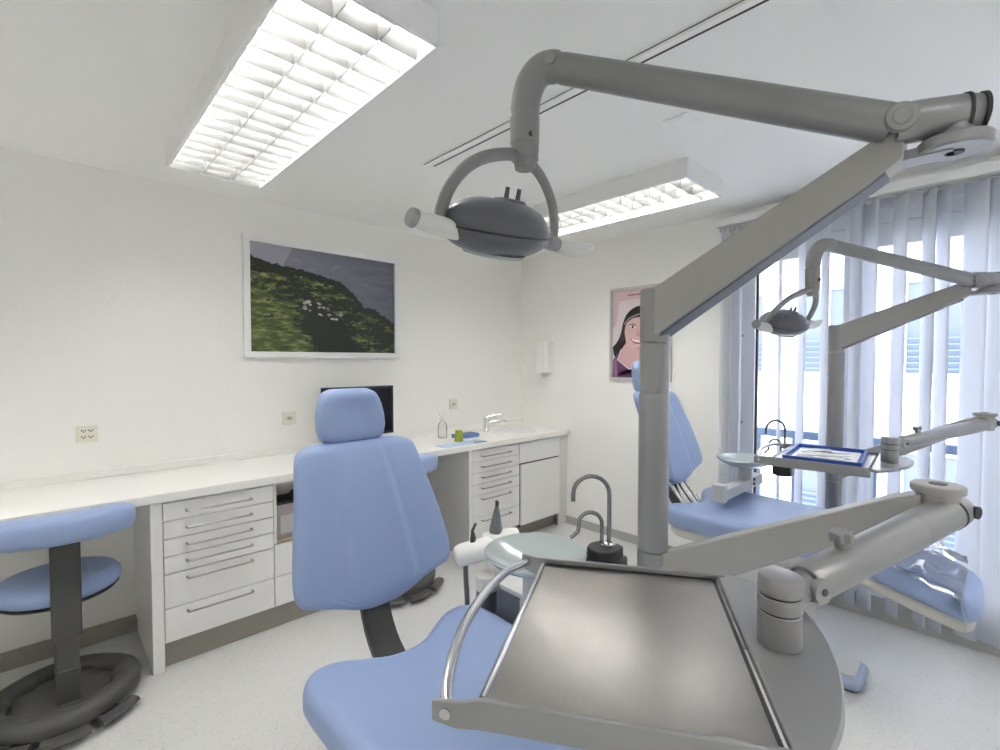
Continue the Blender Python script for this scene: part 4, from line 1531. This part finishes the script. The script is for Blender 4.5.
def stool(x, y, label):
    t = thing('assistant_stool', (x, y, 0), label, 'stool', 'blue assistant stools under the worktop')
    # ring base with scalloped inner rim
    mb = MB()
    n = 96
    prof = []
    for k in range(n):
        q = 2 * PI * k / n
        ri = .156 + .020 * abs(math.sin(q * 4.0 + .5)) - .012
        ro = .246 + .005 * math.cos(4 * q)
        c_, s_ = math.cos(q), math.sin(q)
        pts = [(ro - .03, .035), (ro - .004, .045), (ro, .075), (ro - .010, .098), (ro - .035, .108), (ri + .035, .104), (ri + .008, .094), (ri, .080), (ri + .006, .040)]
        prof.append([V((x + r_ * c_ * 1.04, y + r_ * s_, z_)) for r_, z_ in pts])
    mb.rings(prof, closed=True)
    bs_ = mb.build('base_ring', 'stool_plastic', t, sharp=50)
    mb = MB()
    mb.lathe([(.001, .050), (.185, .050), (.185, .062), (.10, .075), (.001, .085)], (x, y, 0), seg=40)
    mb.build('base_web', 'stool_plastic', t)
    for k in range(5):
        q = 2 * PI * k / 5 + .35
        wx, wy = x + .222 * math.cos(q), y + .222 * math.sin(q)
        dx_, dy_ = -math.sin(q), math.cos(q)
        mb = MB()
        for sg in (-1, 1):
            ox, oy = math.cos(q) * sg * .014, math.sin(q) * sg * .014
            mb.cyl((wx + ox - math.cos(q) * .007, wy + oy - math.sin(q) * .007, .0255), (wx + ox + math.cos(q) * .007, wy + oy + math.sin(q) * .007, .0255), .0255, seg=20)
        cs = mb.build('caster', 'rubber', t, bevel=.002)
        MB().box((-.020, -.018, .030), (.020, .018, .056), rotz(q, (wx, wy, 0))).build('caster_hood', 'stool_plastic', cs, bevel=.004)
    for k in range(3):
        q0 = -PI / 2 - .62 + k * .62
        path = [V((x + 1.04 * .268 * math.cos(q0 + dq), y + .268 * math.sin(q0 + dq), .034)) for dq in [j / 8 * .50 - .25 for j in range(9)]]
        MB().tube(path, .016, 8, flat=1.9, up=(0, 0, 1)).build('foot_plate', 'stool_plastic', t)
    # front column carrying the crescent rest
    cx_, cy_ = x + .015, y - .07
    mb = MB()
    mb.box((cx_ - .047, cy_ - .026, .33), (cx_ + .047, cy_ + .026, .735))
    mb.build('rest_column', 'dark_plastic', t, bevel=.008)
    mb = MB()
    mb.box((cx_ - .036, cy_ - .022, .20), (cx_ + .036, cy_ + .022, .345))
    mb.build('inner_column', 'stool_plastic', t, bevel=.006)
    mb = MB()
    mb.box((cx_ - .038, cy_ - .026, .07), (cx_ + .038, cy_ + .026, .21))
    mb.build('column_foot', 'stool_plastic', t, bevel=.006)
    mb = MB()
    mb.box((cx_ - .04, cy_ - .09, .725), (cx_ + .04, cy_ + .02, .745))
    mb.build('rest_plate', 'dark_plastic', t, bevel=.004)
    # crescent rest pad
    rows = []
    R = .32
    for k in range(25):
        s_ = k / 24 * 2 - 1
        q = -PI / 2 + s_ * .93
        c_ = V((cx_ + R * math.cos(q) * .82, cy_ + .205 + R * math.sin(q), 0))
        rad = V((math.cos(q), math.sin(q), 0))
        e = math.sqrt(max(.02, 1 - abs(s_) ** 6))
        ring = []
        for j in range(20):
            w_ = 2 * PI * j / 20
            a_ = math.copysign(abs(math.cos(w_)) ** .6, math.cos(w_)) * .062 * e
            b_ = math.copysign(abs(math.sin(w_)) ** .6, math.sin(w_)) * .056 * (.6 + .4 * e)
            ring.append(c_ + rad * a_ + V((0, 0, .793 + b_ + .012 * (1 - s_ * s_))))
        rows.append(ring)
    mb = MB()
    mb.rings(rows)
    mb.build('crescent_rest', 'vinyl_blue', t, sharp=60)
    # round seat behind
    sx_, sy_ = x + .0, y + .165
    MB().cyl((sx_, sy_, .07), (sx_, sy_, .425), .025, seg=20).build('seat_column', 'dark_plastic', t)
    mb = MB()
    mb.lathe([(.001, .418), (.12, .422), (.196, .440), (.206, .452), (.12, .452), (.001, .452)], (sx_, sy_, 0), seg=40)
    mb.build('seat_pan', 'dark_plastic', t)
    mb = MB()
    mb.lathe([(.001, .453), (.15, .453), (.200, .456), (.213, .472), (.212, .498), (.198, .516), (.165, .522), (.09, .508), (.001, .500)], (sx_, sy_, 0), seg=48)
    mb.build('seat', 'vinyl_blue', t, sharp=60)
    return t


stool(.032, 2.665, 'blue stool with crescent rest and dark ring base at the knee space')
stool(1.62, 2.67, 'blue stool almost hidden behind the foreground chair backrest')

# ------------------------------------------------------------------ light
wd = bpy.data.worlds.new('sky')
SC.world = wd
wd.use_nodes = True
nt = wd.node_tree
bg = nt.nodes['Background']
bg.inputs['Color'].default_value = (.81, .88, 1.0, 1)
bg.inputs['Strength'].default_value = 3.2
sn = bpy.data.lights.new('sun', 'SUN')
sn.energy = 1.5
sn.angle = .02
so = bpy.data.objects.new('sun', sn)
COL.objects.link(so)
so.rotation_euler = V((.75, .25, -.62)).to_track_quat('-Z', 'Y').to_euler()
pt = bpy.data.lights.new('window_portal', 'AREA')
pt.shape = 'RECTANGLE'
pt.size = 2.3
pt.size_y = 2.85
pt.cycles.is_portal = True
po = bpy.data.objects.new('window_portal', pt)
COL.objects.link(po)
po.location = (XW + .26, (WY0 + WY1) / 2, 1.25)
po.rotation_euler = V((-1, 0, 0)).to_track_quat('-Z', 'Y').to_euler()

# ------------------------------------------------------------------ camera
cd = bpy.data.cameras.new('camera')
cd.sensor_width = 36
cd.lens = 480 / 1000 * 36
cd.clip_start = .02
co = bpy.data.objects.new('camera', cd)
COL.objects.link(co)
yaw = math.radians(46.45)
pit = math.atan(14 / 480)
fwd = V((math.cos(yaw) * math.cos(pit), math.sin(yaw) * math.cos(pit), -math.sin(pit)))
co.location = (0, 0, 1.45)
co.rotation_euler = fwd.to_track_quat('-Z', 'Y').to_euler()
SC.camera = co

vs = SC.view_settings
vs.view_transform = 'Standard'
vs.look = 'None'
vs.gamma = 1
vs.use_curve_mapping = False
vs.exposure = 0.84
SC.cycles.max_bounces = 14
SC.cycles.diffuse_bounces = 12
SC.cycles.transparent_max_bounces = 16
SC.cycles.sample_clamp_indirect = 12
SC.cycles.use_denoising = True
